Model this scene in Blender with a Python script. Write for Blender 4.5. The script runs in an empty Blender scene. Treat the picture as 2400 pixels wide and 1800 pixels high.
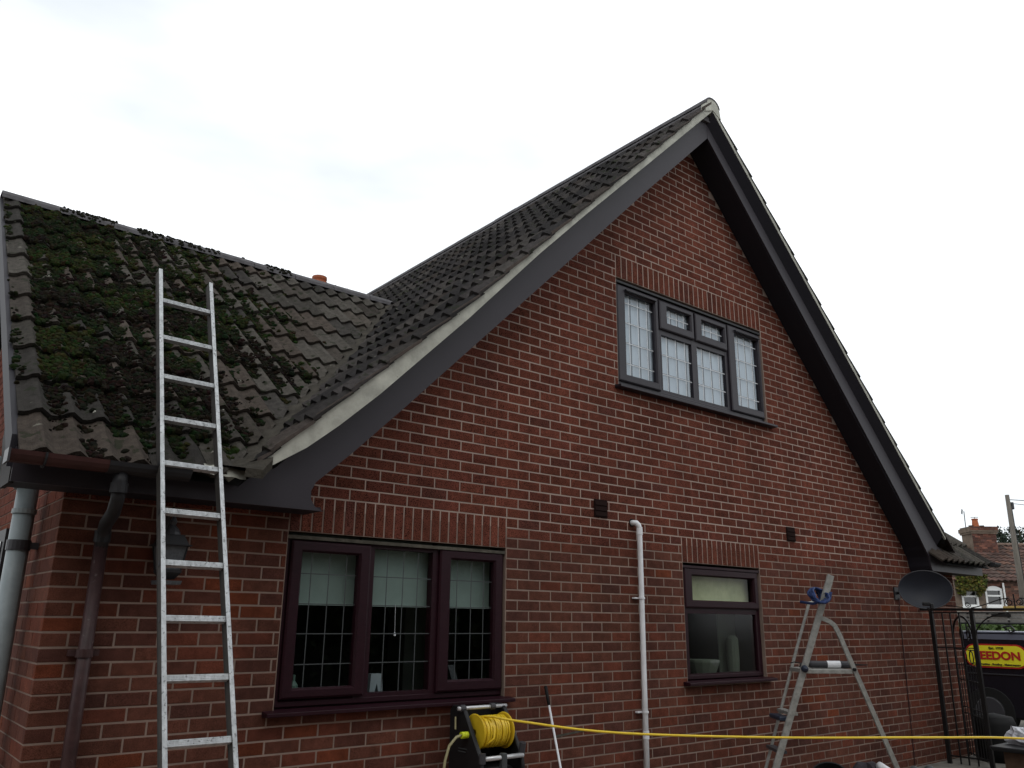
import bpy, bmesh, math, random
from mathutils import Vector, Matrix, noise
random.seed(11)
S = bpy.context.scene
COL = S.collection

# ------------------------------------------------------------------ camera
CAM = Vector((-4.2315, -4.8201, 1.5582))
YAW, PIT, ROL = 0.684695, 0.280994, 0.011167
FPX = 1918.35
Fv = Vector((math.sin(YAW)*math.cos(PIT), math.cos(YAW)*math.cos(PIT), math.sin(PIT)))
R0 = Vector((math.cos(YAW), -math.sin(YAW), 0)); U0 = R0.cross(Fv)
Rv = math.cos(ROL)*R0 + math.sin(ROL)*U0
Uv = -math.sin(ROL)*R0 + math.cos(ROL)*U0
cd = bpy.data.cameras.new('camera'); cam = bpy.data.objects.new('camera', cd); COL.objects.link(cam)
M3 = Matrix((Rv, Uv, -Fv)).transposed()
cam.matrix_world = Matrix.Translation(CAM) @ M3.to_4x4()
cd.sensor_width = 36; cd.lens = FPX/2400*36; cd.clip_end = 2000; cd.clip_start = .05
S.camera = cam

# ------------------------------------------------------------------ sky and light
W = bpy.data.worlds.new("World"); S.world = W; W.use_nodes = True
nt = W.node_tree; N = nt.nodes; N.clear(); Lk = nt.links
out = N.new('ShaderNodeOutputWorld'); bg = N.new('ShaderNodeBackground'); bg.inputs['Strength'].default_value = 0.12
sky = N.new('ShaderNodeTexSky'); sky.sky_type = 'NISHITA'; sky.sun_disc = False
SUN_EL, SUN_ROT = math.radians(52), math.radians(215)
sky.sun_elevation = SUN_EL; sky.sun_rotation = SUN_ROT
tc = N.new('ShaderNodeTexCoord'); mp = N.new('ShaderNodeMapping'); mp.inputs['Scale'].default_value = (1.2, 1.2, 3.5); mp.inputs['Location'].default_value = (3.1, 1.7, .4)
nz = N.new('ShaderNodeTexNoise'); nz.inputs['Scale'].default_value = 1.3; nz.inputs['Detail'].default_value = 5; nz.inputs['Roughness'].default_value = .5
cr = N.new('ShaderNodeValToRGB')
cr.color_ramp.elements[0].position = .30; cr.color_ramp.elements[0].color = (8.1, 8.6, 9.0, 1)
cr.color_ramp.elements[1].position = .56; cr.color_ramp.elements[1].color = (12.4, 12.7, 13.0, 1)
mx = N.new('ShaderNodeMixRGB'); mx.inputs['Fac'].default_value = .93
Lk.new(tc.outputs['Generated'], mp.inputs['Vector']); Lk.new(mp.outputs[0], nz.inputs['Vector']); Lk.new(nz.outputs['Fac'], cr.inputs['Fac'])
Lk.new(sky.outputs[0], mx.inputs[1]); Lk.new(cr.outputs['Color'], mx.inputs[2]); Lk.new(mx.outputs[0], bg.inputs['Color']); Lk.new(bg.outputs[0], out.inputs[0])
sd = bpy.data.lights.new('sun', 'SUN'); sun = bpy.data.objects.new('sun', sd); COL.objects.link(sun)
sd.energy = .5; sd.angle = math.radians(25); sd.color = (1, .97, .92)
sdir = Vector((math.cos(SUN_EL)*math.sin(SUN_ROT), math.cos(SUN_EL)*math.cos(SUN_ROT), math.sin(SUN_EL)))
sun.rotation_euler = sdir.to_track_quat('Z', 'Y').to_euler(); sun.location = (-10, -20, 30)
S.view_settings.view_transform = 'Standard'; S.view_settings.look = 'None'
S.view_settings.exposure = -0.05; S.view_settings.gamma = 1

# ------------------------------------------------------------------ materials
MATS = {}
def mat(name, col=(.5, .5, .5), rough=.6, metal=0, spec=.22, nscale=0, namt=0, bump=0, bscale=40, attr=False, col2=None, stretch=None):
    """principled; colour = col or vertex attribute 'tone', mottled by noise in world position"""
    m = bpy.data.materials.new(name); m.use_nodes = True; t = m.node_tree; n = t.nodes; l = t.links
    b = n['Principled BSDF']; b.inputs['Roughness'].default_value = rough; b.inputs['Metallic'].default_value = metal
    b.inputs['Specular IOR Level'].default_value = spec
    geo = n.new('ShaderNodeNewGeometry'); vec = geo.outputs['Position']
    if stretch:
        mpn = n.new('ShaderNodeMapping'); mpn.inputs['Scale'].default_value = stretch; l.new(vec, mpn.inputs['Vector']); vec = mpn.outputs[0]
    if attr:
        a = n.new('ShaderNodeAttribute'); a.attribute_name = 'tone'; c = a.outputs['Color']
    else:
        a = n.new('ShaderNodeRGB'); a.outputs[0].default_value = (*col, 1); c = a.outputs[0]
    if namt:
        z = n.new('ShaderNodeTexNoise'); z.inputs['Scale'].default_value = nscale; z.inputs['Detail'].default_value = 6; z.inputs['Roughness'].default_value = .65
        l.new(vec, z.inputs['Vector'])
        r = n.new('ShaderNodeValToRGB'); r.color_ramp.elements[0].position = .3; r.color_ramp.elements[1].position = .72
        l.new(z.outputs['Fac'], r.inputs['Fac'])
        x = n.new('ShaderNodeMixRGB'); 
        if col2:
            x.inputs[2].default_value = (*col2, 1); x.blend_type = 'MIX'
            mm = n.new('ShaderNodeMath'); mm.operation = 'MULTIPLY'; mm.inputs[1].default_value = namt
            l.new(r.outputs['Color'], mm.inputs[0]); l.new(mm.outputs[0], x.inputs[0])
        else:
            x.blend_type = 'MULTIPLY'; x.inputs[0].default_value = namt
            r.color_ramp.elements[0].color = (.25, .25, .25, 1); r.color_ramp.elements[1].color = (1.25, 1.25, 1.25, 1)
            l.new(r.outputs['Color'], x.inputs[2])
        l.new(c, x.inputs[1]); c = x.outputs[0]
    l.new(c, b.inputs['Base Color'])
    if bump:
        z2 = n.new('ShaderNodeTexNoise'); z2.inputs['Scale'].default_value = bscale; z2.inputs['Detail'].default_value = 5
        l.new(vec, z2.inputs['Vector'])
        bp = n.new('ShaderNodeBump'); bp.inputs['Strength'].default_value = bump; bp.inputs['Distance'].default_value = .01
        l.new(z2.outputs['Fac'], bp.inputs['Height']); l.new(bp.outputs[0], b.inputs['Normal'])
    MATS[name] = m; return m

def brick_mat(name, pits):
    """fired clay face: tone attribute, dark pits, soft colour drift"""
    m = mat(name, attr=True, rough=.95, spec=.08, nscale=14, namt=.5)
    t = m.node_tree; n = t.nodes; l = t.links; b = n['Principled BSDF']
    src = b.inputs['Base Color'].links[0].from_socket
    geo = [x for x in n if x.type == 'NEW_GEOMETRY'][0]
    mpn = n.new('ShaderNodeMapping'); mpn.inputs['Scale'].default_value = (1, 1, 1.5); l.new(geo.outputs['Position'], mpn.inputs['Vector'])
    v = n.new('ShaderNodeTexNoise'); v.inputs['Scale'].default_value = 125 if pits else 190; v.inputs['Detail'].default_value = 2; l.new(mpn.outputs[0], v.inputs['Vector'])
    r = n.new('ShaderNodeValToRGB'); r.color_ramp.elements[0].position = .36 if pits else .28; r.color_ramp.elements[1].position = .50 if pits else .6
    k = .12 if pits else .45
    r.color_ramp.elements[0].color = (k, k, k, 1); r.color_ramp.elements[1].color = (1, 1, 1, 1)
    l.new(v.outputs['Fac'], r.inputs['Fac'])
    x = n.new('ShaderNodeMixRGB'); x.blend_type = 'MULTIPLY'; x.inputs[0].default_value = 1
    l.new(src, x.inputs[1]); l.new(r.outputs['Color'], x.inputs[2])
    big = n.new('ShaderNodeTexNoise'); big.inputs['Scale'].default_value = .9; big.inputs['Detail'].default_value = 5; mb_ = n.new('ShaderNodeMapping'); mb_.inputs['Scale'].default_value = (2.4, 1, .75); l.new(geo.outputs['Position'], mb_.inputs['Vector']); l.new(mb_.outputs[0], big.inputs['Vector'])
    rb = n.new('ShaderNodeValToRGB'); rb.color_ramp.elements[0].position = .3; rb.color_ramp.elements[1].position = .7
    rb.color_ramp.elements[0].color = (.68, .70, .72, 1); rb.color_ramp.elements[1].color = (1.15, 1.1, 1.08, 1); l.new(big.outputs['Fac'], rb.inputs['Fac'])
    x3 = n.new('ShaderNodeMixRGB'); x3.blend_type = 'MULTIPLY'; x3.inputs[0].default_value = 1; l.new(x.outputs[0], x3.inputs[1]); l.new(rb.outputs[0], x3.inputs[2])
    l.new(x3.outputs[0], b.inputs['Base Color'])
    bp = n.new('ShaderNodeBump'); bp.inputs['Strength'].default_value = .9 if pits else .5; bp.inputs['Distance'].default_value = .004
    l.new(r.outputs['Color'], bp.inputs['Height']); l.new(bp.outputs[0], b.inputs['Normal'])
    return m
brick_mat('brick_pitted', True); brick_mat('brick_plain', False)
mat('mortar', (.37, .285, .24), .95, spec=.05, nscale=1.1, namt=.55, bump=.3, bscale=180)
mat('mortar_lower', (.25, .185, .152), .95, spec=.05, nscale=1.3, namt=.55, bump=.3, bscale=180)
mat('tile', attr=True, rough=.95, spec=.08, nscale=24, namt=.6, bump=.8, bscale=160)
def add_spots(m, scale, lo, col, amt, big=None):
    """blotches of a second colour on top of the base colour (lichen, moss stain, chalk)"""
    t = m.node_tree; n = t.nodes; l = t.links; b = n['Principled BSDF']; src = b.inputs['Base Color'].links[0].from_socket
    geo = [x for x in n if x.type == 'NEW_GEOMETRY'][0]
    v = n.new('ShaderNodeTexNoise'); v.inputs['Scale'].default_value = scale; v.inputs['Detail'].default_value = 4; l.new(geo.outputs['Position'], v.inputs['Vector'])
    r = n.new('ShaderNodeValToRGB'); r.color_ramp.elements[0].position = lo; r.color_ramp.elements[1].position = lo+.05
    r.color_ramp.elements[0].color = (0, 0, 0, 1); r.color_ramp.elements[1].color = (amt, amt, amt, 1)
    l.new(v.outputs['Fac'], r.inputs['Fac'])
    x = n.new('ShaderNodeMixRGB'); x.inputs[2].default_value = (*col, 1); l.new(r.outputs['Color'], x.inputs[0]); l.new(src, x.inputs[1]); l.new(x.outputs[0], b.inputs['Base Color'])
add_spots(MATS['tile'], 11, .70, (.16, .155, .13), .75)
add_spots(MATS['tile'], 16, .60, (.018, .022, .012), .75)
mat('ridge', (.10, .095, .10), .8, nscale=12, namt=.6, bump=.5, bscale=90)
mat('cement', (.085, .078, .064), .95, spec=.1, nscale=10, namt=.6, bump=.7, bscale=60)
mat('cement_dark', (.05, .045, .037), .95, spec=.05, nscale=12, namt=.6, bump=.7, bscale=60)
mat('verge_mortar', (.44, .44, .385), .92, spec=.15, nscale=6, namt=.5, bump=.35, bscale=25)
add_spots(MATS['verge_mortar'], 22, .68, (.12, .12, .09), .7)
mat('board', (.032, .028, .034), .45, spec=.22, nscale=3, namt=.15)
mat('board_brown', (.014, .011, .010), .7, nscale=8, namt=.4)
mat('soffit', (.016, .015, .02), .6, spec=.2)
mat('underlay', (.02, .02, .02), .9)
mat('mahogany', (.021, .006, .010), .40, spec=.15, nscale=20, namt=.5, bump=.1, bscale=50, stretch=(1, 1, 8))
mat('graphite', (.022, .018, .024), .42, spec=.3, nscale=20, namt=.3)
mat('rubber', (.006, .006, .006), .7, spec=.2)
mat('lead', (.72, .75, .77), .55, metal=.0, nscale=30, namt=.3)
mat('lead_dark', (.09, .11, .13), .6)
mat('lead_mid', (.05, .056, .058), .5)
mat('blind', (.20, .265, .235), .8, nscale=3, namt=.25)
mat('net', (.47, .54, .60), .85, nscale=5, namt=.12, stretch=(6, 1, 1))
mat('frosted', (.62, .63, .42), .6, nscale=5, namt=.4)
mat('room', (.012, .012, .013), .9)
mat('room_pale', (.10, .115, .10), .9)
mat('white_plastic', (.72, .73, .75), .35, nscale=8, namt=.2)
add_spots(MATS['white_plastic'], 30, .70, (.25, .22, .19), .4)
mat('grey_pvc', (.24, .28, .29), .45, nscale=7, namt=.3)
mat('brown_pvc', (.05, .026, .026), .45, nscale=16, namt=.6, bump=.1)
add_spots(MATS['brown_pvc'], 34, .66, (.17, .14, .14), .5)
mat('gutter_brown', (.055, .022, .02), .5, nscale=9, namt=.5)
mat('black_pvc', (.02, .02, .022), .5, nscale=14, namt=.4)
mat('vent_brown', (.016, .009, .008), .95, spec=.05)
mat('aluminium', (.50, .52, .53), .42, metal=.35, spec=.5, nscale=50, namt=.55, bump=.15, bscale=80, stretch=(1, 1, .3))
add_spots(MATS['aluminium'], 75, .60, (.12, .12, .12), .75)
mat('alu_shaded', (.04, .036, .033), .7, metal=0, nscale=20, namt=.4)  # shade on the stile sides painted in as near-black aluminium
mat('alu_dull', (.30, .30, .28), .55, metal=.3, nscale=30, namt=.5)
mat('yellow_hose', (.72, .50, .02), .35, spec=.5, nscale=30, namt=.15)
mat('yellow_plastic', (.62, .42, .02), .4, nscale=12, namt=.2)
mat('lime_plastic', (.55, .62, .03), .4)
mat('pale_hose', (.33, .30, .17), .4, nscale=40, namt=.3)
mat('black_plastic', (.012, .012, .013), .38, nscale=6, namt=.2)
mat('dark_grey', (.045, .045, .05), .4)
mat('silver_tube', (.55, .56, .57), .3, metal=.4)
mat('blue_rope', (.02, .04, .12), .7, nscale=60, namt=.6)
mat('blue_plastic', (.018, .024, .04), .45)
mat('dish', (.013, .015, .022), .5, nscale=6, namt=.3)
mat('iron', (.010, .009, .009), .5, nscale=20, namt=.4, bump=.2)
mat('terracotta', (.36, .11, .05), .8, nscale=10, namt=.4)
mat('van_paint', (.008, .009, .014), .18, spec=.6)
mat('van_roof', (.12, .13, .17), .4, spec=.6)
mat('glass_dark', (.006, .007, .008), .06, spec=.8)
mat('tyre', (.012, .012, .012), .85)
mat('sign_yellow', (.78, .72, .03), .5)
mat('sign_red', (.42, .02, .02), .5)
mat('sign_black', (.02, .02, .02), .5)
mat('plank', (.48, .34, .10), .7, nscale=8, namt=.4, stretch=(4, 1, 8))
mat('pantile', attr=True, rough=.9, nscale=6, namt=.5)
mat('cottage_brick', attr=True, rough=.92, nscale=7, namt=.5)
mat('cottage_wall', (.17, .13, .10), .95, nscale=5, namt=.6)
mat('white_paint', (.72, .73, .72), .5, nscale=5, namt=.15)
mat('pole_wood', (.15, .135, .115), .9, nscale=5, namt=.5, stretch=(6, 6, .6), bump=.3)
mat('leaf', attr=True, rough=.7, spec=.2)
mat('bark', (.06, .045, .03), .95, nscale=10, namt=.5)
mat('ground', (.13, .12, .10), .95, nscale=1.4, namt=.6, bump=.4, bscale=30)
mat('paving', (.17, .16, .14), .9, nscale=5, namt=.6, bump=.3, bscale=60)
mat('bag', (.55, .56, .60), .45, nscale=20, namt=.5)
mat('wood_brown', (.10, .06, .04), .8, nscale=9, namt=.5)
mat('moss', attr=True, rough=1, spec=.05, nscale=60, namt=.7)
mat('cloth_dark', (.03, .025, .03), .9)
def glass(name, tint=(.9, .93, .92), r=0.02, refl=1.0):
    m = bpy.data.materials.new(name); m.use_nodes = True; t = m.node_tree; n = t.nodes; l = t.links; n.clear()
    o = n.new('ShaderNodeOutputMaterial'); tr = n.new('ShaderNodeBsdfTransparent'); gl = n.new('ShaderNodeBsdfGlossy'); mxs = n.new('ShaderNodeMixShader')
    lw_ = n.new('ShaderNodeLayerWeight'); lw_.inputs['Blend'].default_value = .5
    pw_ = n.new('ShaderNodeMath'); pw_.operation = 'POWER'; pw_.inputs[1].default_value = 5
    fr = n.new('ShaderNodeMath'); fr.operation = 'MULTIPLY_ADD'; fr.inputs[1].default_value = .9; fr.inputs[2].default_value = .05
    l.new(lw_.outputs['Facing'], pw_.inputs[0]); l.new(pw_.outputs[0], fr.inputs[0])
    mu = n.new('ShaderNodeMath'); mu.operation = 'MULTIPLY'; mu.inputs[1].default_value = refl
    tr.inputs[0].default_value = (*tint, 1); gl.inputs['Roughness'].default_value = r
    l.new(fr.outputs[0], mu.inputs[0]); mu.use_clamp = True; l.new(mu.outputs[0], mxs.inputs[0]); l.new(tr.outputs[0], mxs.inputs[1]); l.new(gl.outputs[0], mxs.inputs[2]); l.new(mxs.outputs[0], o.inputs[0])
    MATS[name] = m
glass('pane_glass', (.95, .97, .98), .015, 1.3)
glass('pane_frosted', (.80, .84, .78), .12, .7)

# ------------------------------------------------------------------ mesh building
class MB:
    def __init__(s): s.v = []; s.f = []; s.c = []
    def poly(s, pts, col=(1, 1, 1)):
        b = len(s.v); s.v += [tuple(p) for p in pts]; s.f.append(tuple(range(b, b+len(pts)))); s.c.append(col)
    def quadset(s, verts, faces, col=(1, 1, 1)):
        b = len(s.v); s.v += [tuple(p) for p in verts]
        for f in faces: s.f.append(tuple(b+i for i in f)); s.c.append(col)
    def obox(s, o, a, b, c, col=(1, 1, 1)):
        """box with corner o and edge vectors a b c"""
        o, a, b, c = Vector(o), Vector(a), Vector(b), Vector(c)
        if a.cross(b).dot(c) < 0: a, b = b, a
        v = [o, o+a, o+a+b, o+b, o+c, o+a+c, o+a+b+c, o+b+c]
        s.quadset(v, [(3, 2, 1, 0), (4, 5, 6, 7), (0, 1, 5, 4), (1, 2, 6, 5), (2, 3, 7, 6), (3, 0, 4, 7)], col)
        return s
    def box(s, x0, x1, y0, y1, z0, z1, col=(1, 1, 1)):
        return s.obox((x0, y0, z0), (x1-x0, 0, 0), (0, y1-y0, 0), (0, 0, z1-z0), col)
    def tube(s, pts, r, seg=8, caps=True, col=(1, 1, 1), closed=False):
        pts = [Vector(p) for p in pts]; n = len(pts); rs = r if isinstance(r, (list, tuple)) else [r]*n
        T = []
        for i in range(n):
            a = pts[(i-1) % n] if closed or i > 0 else pts[0]; b = pts[(i+1) % n] if closed or i < n-1 else pts[-1]
            T.append((b-a).normalized())
        up = Vector((0, 0, 1)) if abs(T[0].z) < .9 else Vector((1, 0, 0))
        u = T[0].cross(up).normalized(); rings = []
        for i in range(n):
            u = (u - T[i]*u.dot(T[i])).normalized(); w = T[i].cross(u)
            rings.append([pts[i]+(u*math.cos(2*math.pi*k/seg)+w*math.sin(2*math.pi*k/seg))*rs[i] for k in range(seg)])
        b = len(s.v)
        for rg in rings: s.v += [tuple(p) for p in rg]
        m = n if closed else n-1
        for i in range(m):
            j = (i+1) % n
            for k in range(seg):
                s.f.append((b+i*seg+k, b+i*seg+(k+1) % seg, b+j*seg+(k+1) % seg, b+j*seg+k)); s.c.append(col)
        if caps and not closed:
            s.f.append(tuple(b+k for k in range(seg))[::-1]); s.c.append(col)
            s.f.append(tuple(b+(n-1)*seg+k for k in range(seg))); s.c.append(col)
        return s
    def prism(s, pts2, y0, y1, col=(1, 1, 1), axis='Y'):
        """polygon in XZ extruded along Y (or polygon in YZ along X)"""
        if axis == 'Y': A = [(p[0], y0, p[1]) for p in pts2]; B = [(p[0], y1, p[1]) for p in pts2]
        else: A = [(y0, p[0], p[1]) for p in pts2]; B = [(y1, p[0], p[1]) for p in pts2]
        n = len(pts2); F = [tuple(range(n)), tuple(range(2*n-1, n-1, -1))]
        for i in range(n): F.append((i, n+i, n+(i+1) % n, (i+1) % n))
        s.quadset(A+B, F, col); return s
    def lathe(s, prof, o, ax=(0, 0, 1), seg=16, col=(1, 1, 1)):
        """prof = [(r,h)] around axis"""
        o = Vector(o); ax = Vector(ax).normalized(); up = Vector((0, 0, 1)) if abs(ax.z) < .9 else Vector((1, 0, 0))
        u = ax.cross(up).normalized(); w = ax.cross(u); b = len(s.v)
        for r, h in prof:
            for k in range(seg):
                a = 2*math.pi*k/seg; s.v.append(tuple(o+ax*h+(u*math.cos(a)+w*math.sin(a))*r))
        for i in range(len(prof)-1):
            for k in range(seg):
                s.f.append((b+i*seg+k, b+i*seg+(k+1) % seg, b+(i+1)*seg+(k+1) % seg, b+(i+1)*seg+k)); s.c.append(col)
        return s
    def mesh(s, name, m, smooth=False, bevel=0):
        me = bpy.data.meshes.new(name); me.from_pydata(s.v, [], s.f)
        a = me.color_attributes.new('tone', 'FLOAT_COLOR', 'CORNER'); i = 0; buf = []
        for f, c in zip(s.f, s.c): buf += [c[0], c[1], c[2], 1]*len(f)
        a.data.foreach_set('color', buf)
        me.materials.append(MATS[m])
        bm = bmesh.new(); bm.from_mesh(me); bmesh.ops.recalc_face_normals(bm, faces=bm.faces)
        if bevel: bmesh.ops.bevel(bm, geom=bm.edges[:], offset=bevel, segments=1, affect='EDGES')
        bm.to_mesh(me); bm.free()
        if smooth:
            for p in me.polygons: p.use_smooth = True
        return me
    def build(s, name, m, parent=None, smooth=False, bevel=0, **k):
        return link(name, s.mesh(name, m, smooth, bevel), parent, **k)
def link(name, me, parent=None, label=None, cat=None, group=None, kind=None, loc=None, rot=None):
    o = bpy.data.objects.new(name, me); COL.objects.link(o)
    if loc is not None: o.location = loc
    if rot is not None: o.rotation_euler = rot
    if parent is not None:
        o.parent = parent; o.matrix_parent_inverse = WORLD[parent.name].inverted()
    WORLD[o.name] = (Matrix.Translation(o.location) @ o.rotation_euler.to_matrix().to_4x4()) if parent is None or loc is not None else Matrix.Identity(4)
    tag(o, label, cat, group, kind); return o
WORLD = {}
def tag(o, label=None, cat=None, group=None, kind=None):
    if label: o['label'] = label
    if cat: o['category'] = cat
    if group: o['group'] = group
    if kind: o['kind'] = kind
def thing(name, loc, label, cat, group=None):
    return link(name, None, None, label, cat, group, None, loc=Vector(loc))
rnd = random.uniform

# ------------------------------------------------------------------ ground
g = MB(); g.poly([(-150, -150, 0), (250, -150, 0), (250, 250, 0), (-150, 250, 0)])
g.build('ground', 'ground', kind='structure')
pv = MB(); pv.box(-8, 7.6, -3.6, -.002, -.05, .03)
pavement = pv.build('pavement', 'mortar', kind='structure')
for i in range(24):
    for j in range(5):
        x = -7.6+.62*i; y = -.62-.62*j
        if 0 < x < 7.4 and y > -2.0:
            MB().box(x, x+.6, y, y+.6, .0302, .042+rnd(0, .004)).build('paving_slab', 'paving', pavement, bevel=.004)

# ------------------------------------------------------------------ the house
house = thing('brick_house', (2.09, 0, 0), 'red brick house with steep tiled gable, grey bargeboards and mossy side wing', 'house')
AX = 2.09
XL, XR = -3.33, 7.15
OPEN = [(-2.06, -.336, 1.0, 2.075), (1.70, 2.87, 1.03, 2.075), (.93, 3.20, 3.55, 4.625)]
Z0, CH, BW = 2.3, .075, .22095
def soff(x):
    """height of the sloping soffit over the wall"""
    return min(6.44-(AX-x)*.996, 6.44-(x-AX)*1.03)
def wtop(x): return max(2.30, soff(x))
# mortar backing with the openings cut: strips between x breaks
wb = MB(); wlow = MB(); yb, yt = .0015, .10
xs = sorted(set([XL+.004, XR-.004, AX]+[o[0] for o in OPEN]+[o[1] for o in OPEN]+[-2.067, 6.02]))
for a, b in zip(xs, xs[1:]):
    yb = .0018
    mid = (a+b)/2; holes = sorted([(o[2], o[3]) for o in OPEN if o[0] <= mid <= o[1]])
    zz = 0
    spans = []
    for h0, h1 in holes: spans.append((zz, h0)); zz = h1
    ZS = 2.225
    for s0, s1 in spans:
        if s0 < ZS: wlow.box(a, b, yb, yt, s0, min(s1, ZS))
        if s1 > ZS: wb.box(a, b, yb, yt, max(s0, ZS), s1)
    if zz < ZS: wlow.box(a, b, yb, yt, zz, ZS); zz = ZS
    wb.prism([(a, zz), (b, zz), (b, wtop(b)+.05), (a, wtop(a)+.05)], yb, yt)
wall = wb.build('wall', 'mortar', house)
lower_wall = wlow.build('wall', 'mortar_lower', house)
# side wall behind the left corner
sw = MB(); sw.box(XL+.004, XL+.10, .1, 6.0, 0, 2.28); 
sw.prism([(.1, 2.28), (6.0, 2.28), (2.96, 4.7)], XL+.004, XL+.1, axis='X')
side_wall = sw.build('wall', 'mortar_lower', house)
sw = MB(); sw.box(XR-.10, XR-.004, .1, 6.0, 0, 2.28); sw.prism([(.1, 2.28), (6.0, 2.28), (2.96, 4.7)], XR-.1, XR-.004, axis='X')
right_wall = sw.build('wall', 'mortar_lower', house)

def brick_geo(mb, x0, x1, z0, z1, col, proud=0, soldier=False):
    e = .0035; y = -.001-proud
    jx = rnd(-.0012, .0012); jz = rnd(-.0012, .0012)
    v = [(x0, .05, z0), (x1, .05, z0), (x1, .05, z1), (x0, .05, z1), (x0, y+e*.7, z0+jz), (x1, y+e*.7, z0-jz), (x1, y+e*.7, z1+jx), (x0, y+e*.7, z1-jx),
         (x0+e, y, z0+e), (x1-e, y, z0+e), (x1-e, y, z1-e), (x0+e, y, z1-e)]
    mb.quadset(v, [(0, 1, 5, 4), (1, 2, 6, 5), (2, 3, 7, 6), (3, 0, 4, 7), (4, 5, 9, 8), (5, 6, 10, 9), (6, 7, 11, 10), (7, 4, 8, 11), (8, 9, 10, 11)], col)
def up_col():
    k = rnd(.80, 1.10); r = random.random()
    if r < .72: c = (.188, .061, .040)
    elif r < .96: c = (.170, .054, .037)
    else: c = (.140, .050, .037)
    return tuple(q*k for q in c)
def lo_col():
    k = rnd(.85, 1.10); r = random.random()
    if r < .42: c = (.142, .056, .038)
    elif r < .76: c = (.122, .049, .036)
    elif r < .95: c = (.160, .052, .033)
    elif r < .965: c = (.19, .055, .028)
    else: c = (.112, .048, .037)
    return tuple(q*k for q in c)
def joint(ct=.0052): return ct
bricks = []   # (x0,x1,z0,z1,kind)
def clip_openings(x0, x1, z0, z1):
    segs = [(x0, x1)]
    for ox0, ox1, oz0, oz1 in OPEN:
        if z1 > oz0+.032 and z0 < oz1+.21: 
            ns = []
            for a, b in segs:
                if b <= ox0 or a >= ox1: ns.append((a, b)); continue
                if a < ox0: ns.append((a, ox0))
                if b > ox1: ns.append((ox1, b))
            segs = ns
    return [(a, b) for a, b in segs if b-a > .03]
for r in range(-31, 56):
    z0 = Z0+r*CH; z1 = z0+CH
    off = 0 if r % 2 else .5
    for k in range(-20, 36):
        a = (k+off)*BW; b = a+BW
        a2, b2 = max(a, XL), min(b, XR)
        if b2-a2 < .03: continue
        if a < XL+.07 < b and a > XL: a2 = XL
        zc = (z0+z1)/2; xc = (a2+b2)/2
        if zc > wtop(xc)+.02 or (zc > 2.3 and not (-2.3 < xc < 6.3)): continue
        # stay under the roof boards
        for aa, bb in clip_openings(a2, b2, z0, z1):
            if z1 > 2.4 and (z1 > wtop(aa)+.24 or z1 > wtop(bb)+.24): continue
            lj = 0 if aa == XL else .005; rj = 0 if bb == XR else .005
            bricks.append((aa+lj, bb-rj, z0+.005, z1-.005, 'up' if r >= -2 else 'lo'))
for ox0, ox1, oz0, oz1 in OPEN:
    n = round((ox1-ox0)/.075); w = (ox1-ox0)/n
    for i in range(n): bricks.append((ox0+i*w+.0052, ox0+(i+1)*w-.0052, oz1+.003, oz1+.225-.005, 'sol'))
def keyd(b):
    p = Vector(((b[0]+b[1])/2, 0, (b[2]+b[3])/2)); d = (p-CAM); zf = d.dot(Fv)
    px = 1200+FPX*d.dot(Rv)/zf; py = 900-FPX*d.dot(Uv)/zf
    return zf if (0 < px < 2400 and 0 < py < 1800) else zf+100
bricks.sort(key=keyd)
protos = {}
def proto(kind, i, w, h):
    k = (kind, i, round(w, 3), round(h, 3))
    if k not in protos:
        mb = MB(); brick_geo(mb, -w/2, w/2, -h/2, h/2, up_col() if kind in ('up', 'sol') else lo_col())
        protos[k] = mb.mesh('brick', 'brick_plain' if kind == 'lo' else 'brick_pitted')
    return protos[k]
upm, lom = MB(), MB(); cnt = 0
for i, (a, b, z0, z1, kd) in enumerate(bricks):
    if cnt < 285:
        me = proto(kd, random.randrange(14), b-a, z1-z0); cnt += 1
        link('brick', me, lower_wall if kd == 'lo' else wall, loc=Vector(((a+b)/2, rnd(-.001, .001), (z0+z1)/2)))
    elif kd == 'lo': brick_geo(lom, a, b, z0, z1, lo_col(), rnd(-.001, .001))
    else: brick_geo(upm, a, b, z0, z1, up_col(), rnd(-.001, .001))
upm.build('bricks', 'brick_pitted', wall, kind='stuff'); lom.build('bricks', 'brick_plain', lower_wall, kind='stuff')
# side wall bricks (one stretcher row per course)
sm = MB(); ncut = 0
for wx, sgn, par in ((XL, -1, side_wall), (XR, 1, right_wall)):
    sm = MB()
    for r in range(-31, 30):
        z0 = Z0+r*CH
        for k in range(0, 27):
            y0 = .052+k*BW+(.05 if r % 2 else -.06) if k else .052
            y1 = .052+(k+1)*BW+(.05 if r % 2 else -.06)-.01; zc = z0+.037
            if y0 < .052: y0 = .052
            if zc > 2.28 and not (zc < 2.28+(y0)*.78 and zc < 2.28+(6-y1)*.78): continue
            c = lo_col() if r < -2 else up_col()
            if sgn < 0 and 1.25 < y0 < 2.6 and .95 < zc < 2.1: continue
            sm.box(wx+sgn*(0 if sgn < 0 else -.045), wx+(.045 if sgn < 0 else .0), y0, y1, z0+.005, z0+.07, c)
    sm.build('bricks', 'brick_plain', par, kind='stuff')
# new mortar patches (paler strips)
MB().prism([(.13, .73), (.45, .755), (.45, .767), (.13, .747)], -.004, .01).build('mortar_patch', 'cement', wall)

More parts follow.
